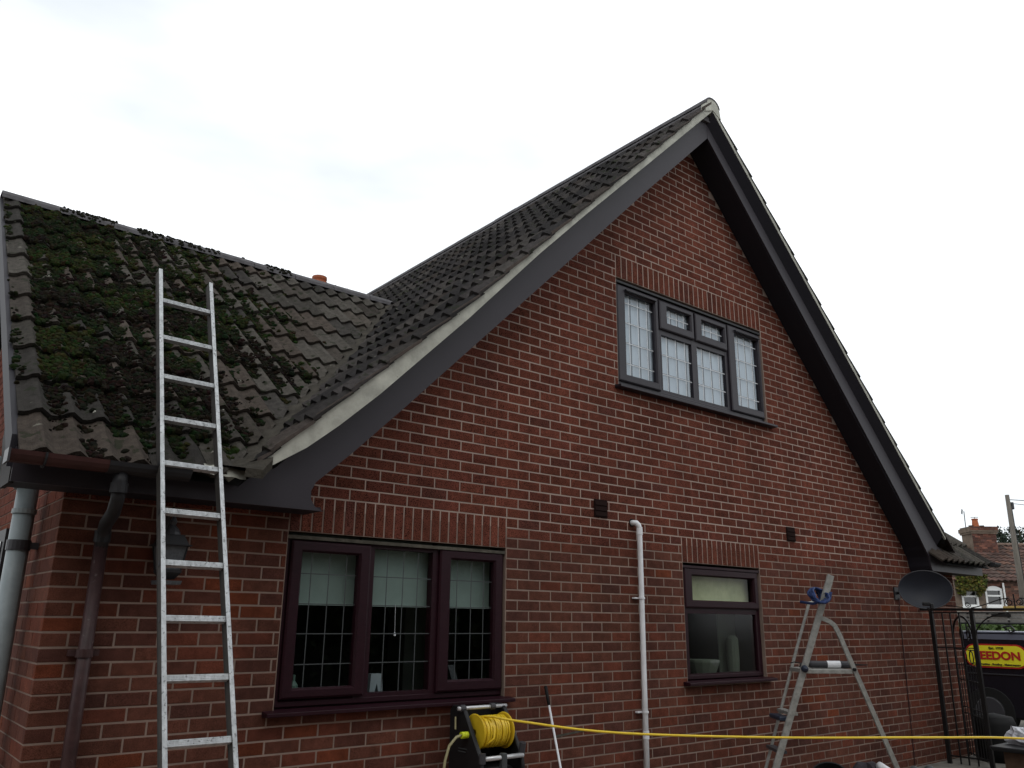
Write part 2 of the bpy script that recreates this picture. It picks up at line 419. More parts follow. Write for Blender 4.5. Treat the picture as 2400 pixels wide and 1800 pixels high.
# ---- interiors (dark rooms behind each window)
def room(x0, x1, z0, z1, dep=1.2):
    r = MB(); r.poly([(x0, dep, z0), (x1, dep, z0), (x1, dep, z1), (x0, dep, z1)])
    r.poly([(x0, .1, z0), (x0, dep, z0), (x0, dep, z1), (x0, .1, z1)]); r.poly([(x1, .1, z0), (x1, dep, z0), (x1, dep, z1), (x1, .1, z1)])
    r.poly([(x0, .1, z0), (x1, .1, z0), (x1, dep, z0), (x0, dep, z0)]); r.poly([(x0, .1, z1), (x1, .1, z1), (x1, dep, z1), (x0, dep, z1)])
    return r.build('interior', 'room', house)
room(-2.4, -.05, .7, 2.2); room(1.5, 3.1, .8, 2.2); room(.7, 3.5, 3.4, 4.75)

# ---- windows
def ring(mb, x0, x1, z0, z1, w, y0, y1, ch=.012):
    """mitred frame ring with a chamfered inner lip"""
    xi0, xi1, zi0, zi1 = x0+w, x1-w, z0+w, z1-w
    O = [(x0, z0), (x1, z0), (x1, z1), (x0, z1)]; I = [(xi0, zi0), (xi1, zi0), (xi1, zi1), (xi0, zi1)]
    J = [(xi0-ch, zi0-ch), (xi1+ch, zi0-ch), (xi1+ch, zi1+ch), (xi0-ch, zi1+ch)]
    K = [(x0+ch*.6, z0+ch*.6), (x1-ch*.6, z0+ch*.6), (x1-ch*.6, z1-ch*.6), (x0+ch*.6, z1-ch*.6)]
    b = []
    for i in range(4):
        j = (i+1) % 4
        for (P, ya), (Q, yb2) in (((O, y1), (O, y0+ch*.5)), ((O, y0+ch*.5), (K, y0)), ((K, y0), (J, y0)), ((J, y0), (I, y0+ch)), ((I, y0+ch), (I, y1))):
            mb.poly([(P[i][0], ya, P[i][1]), (P[j][0], ya, P[j][1]), (Q[j][0], yb2, Q[j][1]), (Q[i][0], yb2, Q[i][1])])
def window(o, fm, sashes, fixed, bars, sill, head):
    x0, x1, z0, z1 = o
    fr = MB(); ring(fr, x0, x1, z0, z1, .045, .034, .10)
    for (a, b, c, d) in bars: fr.box(a, b, .036 if d-c > b-a else .0375, .098 if d-c > b-a else .097, c, d)
    win = fr.build('window', fm, house)
    # rubber shadow line
    for s in sashes:
        (a, b, c, d), (ga, gb, gc, gd) = s
        sm_ = MB(); w = ((ga-a)+(b-gb))/2
        sm_.v = []; ring2(sm_, a, b, c, d, ga, gb, gc, gd, .012, .060)
        sm_.build('sash', fm, win)
    allg = [s[1] for s in sashes]+fixed
    sl = MB(); sl.prism([(-.075, sill[2]+.002), (-.075, sill[2]+.024), (.034, sill[2]+.036), (.034, sill[2]-.002)], sill[0], sill[1], axis='X')
    sl.build('sill', fm, win, bevel=.003)
    MB().box(x0, x1, .006, .034, z1-.022, z1-.001).build('head_trim', head, win)
    return win, allg
def ring2(mb, x0, x1, z0, z1, a, b, c, d, y0, y1, ch=.012):
    O = [(x0, z0), (x1, z0), (x1, z1), (x0, z1)]; K = [(x0+ch, z0+ch), (x1-ch, z0+ch), (x1-ch, z1-ch), (x0+ch, z1-ch)]
    J = [(a-ch, c-ch), (b+ch, c-ch), (b+ch, d+ch), (a-ch, d+ch)]; I = [(a, c), (b, c), (b, d), (a, d)]
    for i in range(4):
        j = (i+1) % 4
        for (P, ya), (Q, yb2) in (((O, y1), (O, y0+ch*.6)), ((O, y0+ch*.6), (K, y0)), ((K, y0), (J, y0)), ((J, y0), (I, y0+ch*1.3)), ((I, y0+ch*1.3), (I, y1))):
            mb.poly([(P[i][0], ya, P[i][1]), (P[j][0], ya, P[j][1]), (Q[j][0], yb2, Q[j][1]), (Q[i][0], yb2, Q[i][1])])
def MB_plane(a, b, y, c, d):
    m_ = MB(); m_.poly([(a, y, c), (b, y, c), (b, y, d), (a, y, d)]); return m_
def panes(win, gl, gm, y=.055):
    for (a, b, c, d) in gl: MB_plane(a-.004, b+.004, y, c-.004, d+.004).build('pane', gm, win)
def lattice(win, g, xs_, zs_, y, m, w=.006):
    a, b, c, d = g
    for x in xs_: MB().box(x-w/2, x+w/2, y-.0015, y, c, d).build('lead_strip', m, win)
    for z in zs_: MB().box(a, b, y-.003, y-.0016, z-w/2, z+w/2).build('lead_strip', m, win)

# lower left window (mahogany)
gL, gC, gR = (-1.944, -1.546, 1.153, 1.955), (-1.425, -.961, 1.106, 2.006), (-.813, -.428, 1.161, 1.967)
win1, gl = window((-2.06, -.336, 1.045, 2.053), 'mahogany', [((-2.024, -1.464, 1.093, 2.023), gL), ((-.913, -.348, 1.087, 2.035), gR)], [gC],
    [(-1.53, -1.425, 1.05, 2.05), (-.961, -.85, 1.05, 2.05), (-1.425, -.961, 1.06, 1.106), (-1.425, -.961, 2.006, 2.05)], (-2.13, -.29, 1.005), 'cement')
panes(win1, gl, 'pane_glass')
ZL = [1.286, 1.465, 1.642, 1.825]
lattice(win1, gL, [-1.865, -1.742, -1.62], ZL, .053, 'lead_mid')
lattice(win1, gC, [-1.315, -1.188, -1.072], ZL, .053, 'lead_mid')
lattice(win1, gR, [-.738, -.613, -.50], ZL, .053, 'lead_mid')
for (a, b) in ((-1.99, -1.49), (-1.47, -.90), (-.86, -.38)):
    MB().box(a, b, .14, .144, 1.655, 2.08).build('roller_blind', 'blind', win1)
    MB().box(a, b, .135, .147, 1.637, 1.655).build('blind_bar', 'blind', win1)
MB().tube([(-1.19, .13, 1.65), (-1.185, .13, 1.47)], .0015, 5).lathe([(0, 0), (.008, .002), (.005, .022), (0, .024)], (-1.185, .13, 1.447), seg=8).build('blind_cord', 'white_plastic', win1)
MB().box(-2.3, -.1, .1, .34, 1.03, 1.06).build('window_board', 'room_pale', win1)
MB().box(-.62, -.1, .9, 1.15, 1.0, 2.1).build('interior_door', 'room_pale', win1)
# things on the inner window board
def bottle(x, y, z, h, r, m, label):
    b = MB(); b.lathe([(0, 0), (r, 0), (r, h*.62), (r*.35, h*.78), (r*.35, h), (0, h)], (x, y, z), seg=10)
    return b.build('bottle', m, smooth=False, label=label, cat='bottle')
mat('bottle_green', (.10, .16, .13), .3); mat('bottle_pale', (.22, .26, .27), .4); mat('sponge', (.25, .34, .05), .8)
bottle(-1.87, .17, 1.06, .16, .028, 'bottle_green', 'green tinted bottle on the window board behind the left pane of the lower left window')
bottle(-1.96, .2, 1.06, .12, .022, 'bottle_pale', 'pale bottle beside the green bottle in the corner of the lower left window')
MB().box(-1.92, -1.82, .12, .16, 1.062, 1.085).build('sponge', 'sponge', bevel=.005, label='yellow green sponge at the foot of the bottle in the lower left window', cat='sponge')
MB().box(-1.62, -1.53, .13, .19, 1.062, 1.125).build('carton', 'bottle_pale', bevel=.003, label='small pale grey carton behind the left pane of the lower left window', cat='carton')
MB().prism([(-1.34, 1.062), (-1.31, 1.062), (-1.285, 1.15), (-1.26, 1.062), (-1.235, 1.062), (-1.25, 1.21), (-1.33, 1.21)], .16, .2).build('photo_stand', 'bottle_pale', label='pale A shaped stand behind the middle pane of the lower left window', cat='stand')
t = thing('table_calendar', (-.6, .2, 1.06), 'tilted dark card on a pale base behind the right pane of the lower left window', 'calendar')
MB().box(-.66, -.52, .14, .22, 1.062, 1.10).build('base', 'bottle_pale', t); MB().obox((-.66, .16, 1.10), (.05, 0, 0), (0, .03, 0), (-.06, 0, .15)).build('card', 'lead_mid', t)

# lower right window (mahogany)
gT, gB = (1.846, 2.781, 1.751, 1.964), (1.781, 2.80, 1.122, 1.634)
win2, gl = window((1.70, 2.87, 1.075, 2.053), 'mahogany', [((1.733, 2.845, 1.683, 2.035), gT)], [gB],
    [(1.745, 1.781, 1.08, 1.64), (2.80, 2.83, 1.08, 1.64), (1.74, 2.83, 1.634, 1.70), (1.74, 2.83, 1.08, 1.122)], (1.64, 2.93, 1.035), 'mahogany')
panes(win2, gl, 'pane_frosted')
MB().box(1.76, 2.84, .13, .134, 1.70, 2.05).build('roller_blind', 'frosted', win2)
MB().box(1.76, 2.84, .12, .14, 1.73, 1.745).build('blind_bar', 'frosted', win2)
MB().box(2.62, 2.9, .35, .36, 1.1, 2.0).build('interior_wall', 'room_pale', win2)
b = MB(); b.lathe([(0, 0), (.055, 0), (.06, .1), (.058, .3), (.03, .33), (0, .33)], (2.70, .25, 1.11), seg=12); b.build('canister', 'room_pale', label='pale upright canister behind the frosted lower pane of the small window', cat='canister')
b = MB(); b.lathe([(0, 0), (.12, 0), (.16, .1), (.16, .12), (0, .12)], (2.16, .2, 1.11), seg=14); b.build('bowl', 'room_pale', label='pale bowl behind the frosted lower pane of the small window', cat='bowl')

# gable window (graphite)
G1, G2, G3, G4, G5, G6 = (1.065, 1.475, 3.712, 4.505), (1.66, 2.018, 4.352, 4.51), (2.196, 2.562, 4.352, 4.505), (1.579, 2.034, 3.666, 4.217), (2.117, 2.576, 3.662, 4.224), (2.742, 3.157, 3.717, 4.503)
win3, gl = window((.93, 3.20, 3.60, 4.603), 'graphite', [((.953, 1.527, 3.635, 4.568), G1), ((1.547, 2.066, 4.267, 4.562), G2), ((2.091, 2.604, 4.267, 4.562), G3), ((2.625, 3.19, 3.637, 4.57), G6)], [G4, G5],
    [(1.50, 1.579, 3.62, 4.60), (2.034, 2.117, 3.62, 4.60), (2.576, 2.65, 3.62, 4.60), (1.579, 2.576, 4.217, 4.30), (1.579, 2.576, 3.61, 3.664)], (.88, 3.28, 3.545), 'black_pvc')
panes(win3, gl, 'pane_glass')
for g_, zs_ in ((G1, [3.826, 4.027, 4.225, 4.421]), (G2, [4.431]), (G3, [4.431]), (G4, [3.826, 4.02]), (G5, [3.826, 4.02]), (G6, [3.826, 4.027, 4.225, 4.421])):
    w = g_[1]-g_[0]; n = 3
    xs_ = [g_[0]+w*(.20+.30*i) for i in range(3)]
    lattice(win3, g_, xs_, zs_, .053, 'lead', .0075)
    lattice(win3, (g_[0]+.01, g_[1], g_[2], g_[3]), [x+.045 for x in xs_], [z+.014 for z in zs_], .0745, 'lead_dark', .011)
for (a, b) in ((.95, 1.54), (1.56, 2.07), (2.08, 2.62), (2.64, 3.19)):
    MB().box(a, b-.0, .078, .080, 3.64, 4.56).build('net_curtain', 'net', win3)
for g_ in (G1, G6): MB().box(g_[0]-.01, g_[1]+.01, -.012, .012, g_[3]+.012, g_[3]+.03).build('trickle_vent', 'graphite', win3, bevel=.003)

# ---- boarding of the gable
def kickL(): return [(2.09, 6.435), (1.075, 5.435), (.129, 4.480), (-.607, 3.744), (-1.431, 2.92), (-1.793, 2.566), (-2.035, 2.345), (-2.062, 2.29), (-2.058, 2.24), (-2.03, 2.20), (-1.975, 2.176)]
bl = MB(); bl.prism(kickL()+[(-3.62, 2.176), (-3.62, 2.345), (-2.42, 2.345), (-2.30, 2.40), (2.09, 6.70)], -.27, -.25)
bargeL = bl.build('bargeboard', 'board', house)
br = MB(); br.prism([(2.094, 6.435), (3.18, 5.31), (5.321, 3.068), (5.70, 2.65), (5.893, 2.42), (5.955, 2.34), (5.975, 2.28), (5.985, 2.23), (6.01, 2.179), (7.42, 2.176), (7.42, 2.36), (6.45, 2.40), (6.2, 2.48), (2.094, 6.59)], -.27, -.25)
bargeR = br.build('bargeboard', 'board', house)
# soffits
sf = MB()
for (a, b) in (((2.09, 6.437), (-2.05, 2.325)),): sf.prism([a, b, (b[0], b[1]+.02), (a[0], a[1]+.02)], -.249, -.003)
sf.build('soffit', 'soffit', house)
MB().prism([(2.095, 6.437), (5.90, 2.435), (5.90, 2.46), (2.095, 6.46)], -.249, -.003).build('soffit', 'soffit', house)
def closure(pts):
    m_ = MB()
    for a, b in zip(pts, pts[1:]): m_.poly([(a[0], -.252, a[1]), (b[0], -.252, b[1]), (b[0], .0, b[1]), (a[0], .0, a[1])])
    return m_.build('soffit', 'soffit', house)
closure([(-2.0, 2.38), (-2.035, 2.345), (-2.062, 2.29), (-2.058, 2.24), (-2.03, 2.20), (-1.975, 2.178)])
closure([(5.85, 2.50), (5.893, 2.425), (5.955, 2.345), (5.975, 2.285), (5.985, 2.235), (6.012, 2.181)])
MB().box(-3.60, -1.98, -.249, -.003, 2.180, 2.20).build('soffit', 'soffit', house)
MB().box(6.01, 7.42, -.249, -.003, 2.180, 2.20).build('soffit', 'soffit', house)
MB().prism([(-.249, 2.17), (-.249, 2.36), (.2, 2.66), (.2, 2.45), (0.0, 2.17)], -3.625, -3.602, axis='X').build('box_end', 'board_brown', house)
# side bargeboard of the left wing (faces left)
ev = lambda y: 2.30+.82*(y+.38)
MB().prism([(-.25, ev(-.25)-.16), (2.96, ev(2.96)-.16), (2.96, ev(2.96)+.0), (-.25, ev(-.25)+.0)], -3.645, -3.615, axis='X').build('bargeboard', 'soffit', house)

# ---- roof
def hb(x):
    """tile bed height of the left gable slope: 45 degrees with a flatter foot"""
    return x+4.725 if x > -1 else 3.725+.93*(x+1)
def vy(x): return (hb(x)-2.60)/.82
def deck():
    d = MB()
    # wing front slope (under tiles), left of the valley
    z = lambda y: 2.60+.82*y-.04
    d.poly([(-3.6, -.37, z(-.37)), (-2.55, -.37, z(-.37)), (.2, 2.96, z(2.96)), (-3.6, 2.96, z(2.96))])
    d.poly([(-3.6, 2.96, z(2.96)), (.22, 2.96, z(2.96)), (.22, 6.3, z(-.38)), (-3.6, 6.3, z(-.38))])
    h = lambda x: hb(x)-.04
    d.poly([(-2.55, -.34, h(-2.55)), (-1, -.34, h(-1)), (-1, vy(-1), h(-1))]); d.poly([(-1, -.34, h(-1)), (AX, -.34, h(AX)), (AX, 9, h(AX)), (.25, 9, h(.25)), (.25, 2.96, h(.25)), (-1, vy(-1), h(-1))])
    d.poly([(AX, -.34, 6.72), (6.3, -.34, 2.51), (6.3, 9, 2.51), (AX, 9, 6.72)])
    d.poly([(6.2, -.37, z(-.37)), (7.44, -.37, z(-.37)), (7.44, 2.96, z(2.96)), (4.6, 2.96, z(2.96))])
    return d.build('roof', 'underlay', house)
roof = deck()
TW, GA, RH, GW = .30, .3315, .038, .405
def prof(t):
    """double pantile section, t in 0..2 rolls"""
    u = t % 1.0
    return RH*(.5-.5*math.cos(2*math.pi*u**1.55))
def tile_geo(mb, M, col, w=TW, ln=GA+.06):
    n = 12; th = .020; lift = .032
    top, bot, bk = [], [], []
    for i in range(n+1):
        t = 2*i/n; x = w*i/n; h = prof(t)
        top.append(M @ Vector((x, 0, h+lift))); bot.append(M @ Vector((x, 0, h+lift-th-.004))); bk.append(M @ Vector((x, ln, h)))
    v = top+bot+bk; m = n+1; F = []
    for i in range(n): F += [(i, i+1, 2*m+i+1, 2*m+i), (m+i, m+i+1, i+1, i)]
    F += [(0, m, 2*m), (n, 2*m+n, m+n)]
    mb.quadset(v, F, col)
def tcol(kind):
    k = rnd(.7, 1.25)
    if kind == 'wing': c = random.choice([(.072, .062, .052), (.056, .048, .041), (.074, .060, .050), (.064, .058, .050), (.046, .042, .038)])
    else: c = random.choice([(.046, .041, .040), (.034, .031, .030), (.056, .047, .042), (.028, .026, .026), (.062, .056, .052)])
    return tuple(q*k for q in c)
AW = math.atan(.82)
tiles = []   # (matrix, kind, cutplane or None, centre)
def wingM(x, s):
    o = Vector((x, -.40, 2.275)) + Vector((0, math.cos(AW), math.sin(AW)))*s
    R = Matrix(((1, 0, 0), (0, math.cos(AW), -math.sin(AW)), (0, math.sin(AW), math.cos(AW))))
    return Matrix.Translation(o) @ R.to_4x4()
L1 = 1.60/math.cos(math.atan(.93))
def gabM(y, s):
    # local x = -Y... verge tile starts at the verge and runs back
    AG = math.atan(.93) if s < L1-.1 else math.radians(45)
    x = -2.60+s*math.cos(math.atan(.93)) if s < L1 else -1+(s-L1)*math.cos(math.radians(45))
    ex = Vector((0, -1, 0)); ey = Vector((math.cos(AG), 0, math.sin(AG))); ez = ex.cross(ey)
    R = Matrix((ex, ey, ez)).transposed()
    return Matrix.Translation(Vector((x, -.368+y, hb(x)))) @ R.to_4x4()
for r in range(11):
    for c in range(15):
        x = -3.62+c*TW; M = wingM(x+rnd(-.004, .004), r*GW+rnd(-.005, .005)); cen = M @ Vector((TW/2, GW/2, 0))
        corners = [M @ Vector((a, b, 0)) for a in (0, TW) for b in (0, GW)]
        sd_ = [p.y-vy(p.x)+.03 for p in corners]
        if max(sd_) < 0: continue
        tiles.append((M, 'wing', min(sd_) < 0.0, cen, 1))
NR = 20
for r in range(NR):
    for c in range(30):
        y = (c+1)*TW; M = gabM(y+rnd(-.003, .003), r*GA+rnd(-.004, .004)); cen = M @ Vector((TW/2, GA/2, 0))
        corners = [M @ Vector((a, b, 0)) for a in (0, TW) for b in (0, GA)]
        sd_ = [vy(p.x)+.03-p.y for p in corners]
        if cen.x > AX-.12: continue
        if cen.x > .28:
            tiles.append((M, 'verge' if c == 0 else 'gable', False, cen, -1)); continue
        if max(sd_) < 0: continue
        tiles.append((M, 'verge' if c == 0 else 'gable', min(sd_) < 0.0, cen, -1))
tiles.sort(key=lambda t: (t[3]-CAM).length)
tp = {}
TL = {'wing': GW+.05, 'gable': GA+.06, 'verge': GA+.06}
def tproto(kind, i):
    if (kind, i) not in tp:
        mb = MB(); tile_geo(mb, Matrix.Identity(4), tcol(kind), ln=TL[kind]); tp[(kind, i)] = mb.mesh('roof_tile', 'tile')
    return tp[(kind, i)]
stuff = MB(); nt_ = 0

for M, kind, cut, cen, sg in tiles:
    if cut:
        mb = MB(); tile_geo(mb, M, tcol(kind), ln=TL[kind]); me = mb.mesh('roof_tile', 'tile')
        bm = bmesh.new(); bm.from_mesh(me)
        # keep the side away from the valley line
        k_ = 1/.82 if cen.x > -1 else .93/.82
        nrm = Vector((k_, -1, 0)).normalized()*sg; p0 = Vector((-1, vy(-1), 0))-nrm*.035
        bmesh.ops.bisect_plane(bm, geom=bm.verts[:]+bm.edges[:]+bm.faces[:], plane_co=p0, plane_no=nrm, clear_outer=True)
        bm.to_mesh(me); bm.free()
        if len(me.polygons) == 0: continue
        if nt_ < 290: link('roof_tile', me, roof); nt_ += 1
        else:
            stuff.quadset([v.co for v in me.vertices], [tuple(p.vertices) for p in me.polygons], tcol(kind))
    elif nt_ < 290:
        o = link('roof_tile', tproto(kind, random.randrange(10)), roof, loc=M.to_translation(), rot=M.to_euler()); nt_ += 1
    else: tile_geo(stuff, M, tcol(kind), ln=TL[kind])
# right slope: two verge columns and the right wing
ARs = math.radians(45)
def gabRM(y, s):
    ex = Vector((0, 1, 0)); ey = Vector((-math.cos(ARs), 0, math.sin(ARs))); ez = ex.cross(ey)
    R = Matrix((ex, ey, ez)).transposed(); o = Vector((6.45, -.365, 2.405))
    return Matrix.Translation(o+ey*s+Vector((0, y, 0))) @ R.to_4x4()
for r in range(18):
    for c in range(28): 
        if r < 99: tile_geo(stuff, gabRM(c*TW, r*GA), tcol('gable'))
for r in range(11):
    for c in range(5): tile_geo(stuff, wingM(7.46-(c+1)*TW, r*GW), tcol('wing'), ln=GW+.05)
stuff.build('roof_tiles', 'tile', roof, kind='stuff')
# ridge tiles
def half_round(mb, o, ax, ln, r=.115, r2=None, col=(1, 1, 1)):
    o = Vector(o); ax = Vector(ax).normalized(); side = ax.cross(Vector((0, 0, 1))).normalized(); up = Vector((0, 0, 1))
    r2 = r2 or r; n = 8; A = []; B = []; Ai = []; Bi = []
    for i in range(n+1):
        a = math.pi*(i/n)*1.0; d = side*math.cos(a)+up*math.sin(a)*.8
        A.append(o+d*r); B.append(o+ax*ln+d*r2); Ai.append(o+d*(r-.02)); Bi.append(o+ax*ln+d*(r2-.02))
    v = A+B+Ai+Bi; m = n+1; F = []
    for i in range(n): F += [(i, i+1, m+i+1, m+i), (2*m+i, 2*m+i+1, i+1, i), (3*m+i, 3*m+i+1, m+i+1, m+i)]
    mb.quadset(v, F, col)
zr = 5.06-.055
x = -3.64
while x < .42:
    l = min(.45, .44-x); m_ = MB(); half_round(m_, (x, 2.97, zr+rnd(-.004, .004)), (1, 0, 0), l-.006, .125); m_.build('ridge_tile', 'ridge', roof); x += .45
m_ = MB(); m_.prism([(2.83, zr-.10), (2.90, zr+.03), (3.04, zr+.03), (3.11, zr-.10)], -3.62, .30, axis='X'); m_.build('ridge_bedding', 'cement', roof)
y = -.366
while y < 8.8:
    m_ = MB(); half_round(m_, (AX, y, 6.775+rnd(-.003, .003)), (0, 1, 0), .446, .118); m_.build('ridge_tile', 'ridge', roof); y += .45
MB().prism([(AX-.13, 6.66), (AX-.112, 6.77), (AX-.07, 6.835), (AX, 6.857), (AX+.07, 6.835), (AX+.112, 6.77), (AX+.13, 6.66), (AX, 6.722)], -.362, -.30).build('ridge_end_mortar', 'verge_mortar', roof)
MB().prism([(AX-.18, 6.60), (AX-.10, 6.785), (AX+.10, 6.785), (AX+.16, 6.62)], -.30, 8.8).build('ridge_bedding', 'ridge', roof)
x = 5.8
while x < 7.4: m_ = MB(); half_round(m_, (x, 2.97, zr), (1, 0, 0), .44, .125); m_.build('ridge_tile', 'ridge', roof); x += .45
# verge mortar left: stepped top following the tile ends
def verge(left):
    pts = []
    if left:
        lo = [(2.09, 6.715), (1.04, 5.685), (.2, 4.865), (-.32, 4.343), (-.99, 3.635), (-1.678, 2.945), (-1.95, 2.695), (-2.15, 2.53), (-2.35, 2.40), (-2.58, 2.30)]
        pts = lo+[(-2.63, 2.32)]; top = []
        xs_ = [-2.60+min(r*GA, L1)*math.cos(math.atan(.93))+max(0, r*GA-L1)*math.cos(math.radians(45)) for r in range(NR+2)]
        for x0, x1 in zip(xs_, xs_[1:]):
            x1 = min(x1, AX)
            top += [(x0+.004, hb(x0)+.036), (x1-.004, hb(x1)+.010)]
            if x1 >= AX: break
        return pts+top
    q = lambda x: 8.80-x if x < 5.7 else 3.10-(x-5.7)*.95
    xs_ = [2.09, 3.4, 4.8, 5.7, 6.27]
    return [(x, q(x)) for x in xs_[::-1]]+[(2.09, 6.785), (6.27, 2.61)]
vm = MB(); vm.prism(verge(True), -.352, -.20); vm.build('verge_mortar', 'verge_mortar', roof)
mat('tile_edge', (.085, .070, .062), .95, spec=.05, nscale=14, namt=.5, bump=.5, bscale=90)
ve = MB(); xs_ = [-2.60+min(r*GA, L1)*math.cos(math.atan(.93))+max(0, r*GA-L1)*math.cos(math.radians(45)) for r in range(NR+2)]
for x0, x1 in zip(xs_, xs_[1:]):
    x1 = min(x1, AX-.02)
    if x0 < -2.45: x0 = -2.45
    ve.prism([(x0+.002, hb(x0)+.052), (x0+.002, hb(x0)+.022), (x1, hb(x1)-.004), (x1, hb(x1)+.022)], -.364-rnd(0, .004), -.353)
    if x1 >= AX-.02: break
ve.build('verge_tile_edge', 'tile_edge', roof, kind='stuff')
vm = MB(); vm.prism(verge(False), -.356, -.20); vm.build('verge_mortar', 'verge_mortar', roof)
m_ = MB(); m_.poly([(2.09, -.249, 6.57), (6.2, -.249, 2.46), (6.2, -.357, 2.605), (2.09, -.357, 6.715)]); m_.build('undercloak', 'soffit', roof)
# valley cement and torn lead at its foot
vl = MB(); prev = None; n = 60
for side in range(n+1):
    x = -2.66+2.94*side/n; yv_ = max(vy(x), -.40); z = max(hb(x), 2.285)+.062+rnd(-.005, .005)
    w = .095+rnd(-.010, .012); a = Vector((x-w*1.0, yv_+w*.8, z-.005)); b = Vector((x+w*.9, yv_-w*1.0, z-.005)); m0 = Vector((x, yv_, z+.014))
    if prev: vl.poly([prev[0], prev[2], m0, a]); vl.poly([prev[2], prev[1], b, m0]); vl.poly([prev[0], a, a-Vector((0, 0, .05)), prev[0]-Vector((0, 0, .05))]); vl.poly([prev[1], b, b-Vector((0, 0, .05)), prev[1]-Vector((0, 0, .05))])
    prev = (a, b, m0)
vl.build('valley_cement', 'cement_dark', roof, smooth=True)
fl = MB(); nx, ny = 16, 6
gridp = []
for i in range(nx+1):
    for j in range(ny+1):
        x = -2.80+.27*i/nx; yy = -.38-.055*j/ny; z = 2.355-.01*i/nx-.06*(j/ny)**1.6+noise.noise(Vector((x*14, yy*14, 3)))*.022
        gridp.append((x, yy+noise.noise(Vector((x*20, j, 9)))*.015, z))
fl.quadset(gridp, [(i*(ny+1)+j, (i+1)*(ny+1)+j, (i+1)*(ny+1)+j+1, i*(ny+1)+j+1) for i in range(nx) for j in range(ny)])
fl.build('lead_flashing', 'verge_mortar', roof, smooth=True)

# ---- moss on the wing
moss = MB()
def blob(mb, p, nrm, r, h, col):
    nrm = nrm.normalized(); u = nrm.cross(Vector((1, 0, 0))).normalized(); w = nrm.cross(u); n = 6
    base = [p+(u*math.cos(2*math.pi*k/n)+w*math.sin(2*math.pi*k/n))*r*rnd(.7, 1.25) - nrm*.006 for k in range(n)]
    mid = [p+(u*math.cos(2*math.pi*(k+.5)/n)+w*math.sin(2*math.pi*(k+.5)/n))*r*rnd(.45, .75)+nrm*h*rnd(.6, .95) for k in range(n)]
    top = p+nrm*h
    v = base+mid+[top]; F = []
    for k in range(n):
        F += [(k, (k+1) % n, n+k), ((k+1) % n, n+(k+1) % n, n+k), (n+k, n+(k+1) % n, 2*n)]
    mb.quadset(v, F, col)
nw = Vector((0, -math.sin(AW), math.cos(AW)))
def wing_point(x, s):
    r = int(s/GW); t = (s-r*GW)/GW; h = prof(((x+3.62) % TW)/TW*2)+.032*(1-t)
    return Vector((x, -.40, 2.275))+Vector((0, math.cos(AW), math.sin(AW)))*s+nw*h
nm = 0
for _ in range(260000):
    x = rnd(-3.62, 0.2); s = rnd(0, 4.28); p = wing_point(x, s)
    if p.y < vy(x)+.14 or nm > 32000: continue
    f = noise.noise(Vector((x*1.5, s*1.5, 1.3)))*.6+noise.noise(Vector((x*5, s*7, 5)))*.5+noise.noise(Vector((x*14, s*18, 2)))*.5
    edge = min(1.0, .22+max(0, (x+3.54+.06*noise.noise(Vector((9, s*3, 1)))))*5)
    dens = 1.06-(x+3.6)/2.7-max(0, (.75-s))*.75
    dip = 1-prof(((x+3.62) % TW)/TW*2)/RH
    if (dens+f*1.0)*edge*(.45+.85*dip) < rnd(.32, .60): continue
    g_ = noise.noise(Vector((x*2.2, s*2.2, 8)))+.13*(s-2.6)
    if g_ > .16: c = (.017*rnd(.6, 1.5), .021*rnd(.6, 1.5), .007)
    elif g_ > -.2: c = (.011*rnd(.6, 1.4), .015*rnd(.6, 1.4), .006)
    else: c = (.011*rnd(.6, 1.4), .009*rnd(.6, 1.4), .006)
    big_ = random.random() < .22
    blob(moss, p, nw, rnd(.016, .030) if big_ else rnd(.006, .015), rnd(.012, .022) if big_ else rnd(.005, .014), c); nm += 1
for _ in range(700):
    x = rnd(-3.2, -.9)
    a = rnd(.2, 2.2); p = Vector((x, 2.97-math.cos(a)*.12, zr+math.sin(a)*.098))
    if noise.noise(Vector((x*4, 0, 2))) < -.05: continue
    blob(moss, p, Vector((0, -math.cos(a), math.sin(a))), rnd(.010, .024), rnd(.006, .02), (.016, .016, .011))
moss.build('moss', 'moss', roof, kind='stuff')
# pale lichen / droppings
lich = MB()
for _ in range(26):
    x = rnd(-3.4, 0); s = rnd(.1, 3.4); p = wing_point(x, s)
    if p.y < vy(x)+.15: continue
    blob(lich, p, nw, rnd(.008, .02), .005, (.33, .32, .28))
for _ in range(60):
    x = rnd(-2.2, 1.9); y = rnd(-.2, 4)
    if y > vy(x)-.2 and x < .3: continue
    blob(lich, Vector((x, y, hb(x)+.02)), Vector((-.69, 0, .73)), rnd(.01, .022), .02, (.30, .29, .26))
lich.build('lichen', 'moss', roof, kind='stuff')

# ---- gutter, pipes, vents
gt = MB(); n = 8
def gutter(x0, x1, yc, zc, r, m, parent=house):
    mb = MB(); A = []
    for x in (x0, x1):
        for rr in (r, r-.006):
            for i in range(n+1):
                a = math.pi+math.pi*i/n; A.append((x, yc+math.cos(a)*rr, zc+math.sin(a)*rr))
    k = n+1; F = []
    for i in range(n): F += [(i, i+1, 2*k+i+1, 2*k+i), (k+i, k+i+1, 3*k+i+1, 3*k+i)]
    F += [(0, 2*k, 3*k, k), (n, 2*k+n, 3*k+n, k+n), tuple(range(0, k)), tuple(range(2*k, 3*k))]
    mb.quadset(A, F); return mb.build('gutter', m, parent)
gu = gutter(-3.67, -3.24, -.435, 2.295, .056, 'gutter_brown'); gutter(-3.24, -2.84, -.435, 2.294, .058, 'black_pvc')
MB().box(-3.678, -3.668, -.495, -.375, 2.235, 2.30).build('stop_end', 'dark_grey', gu)
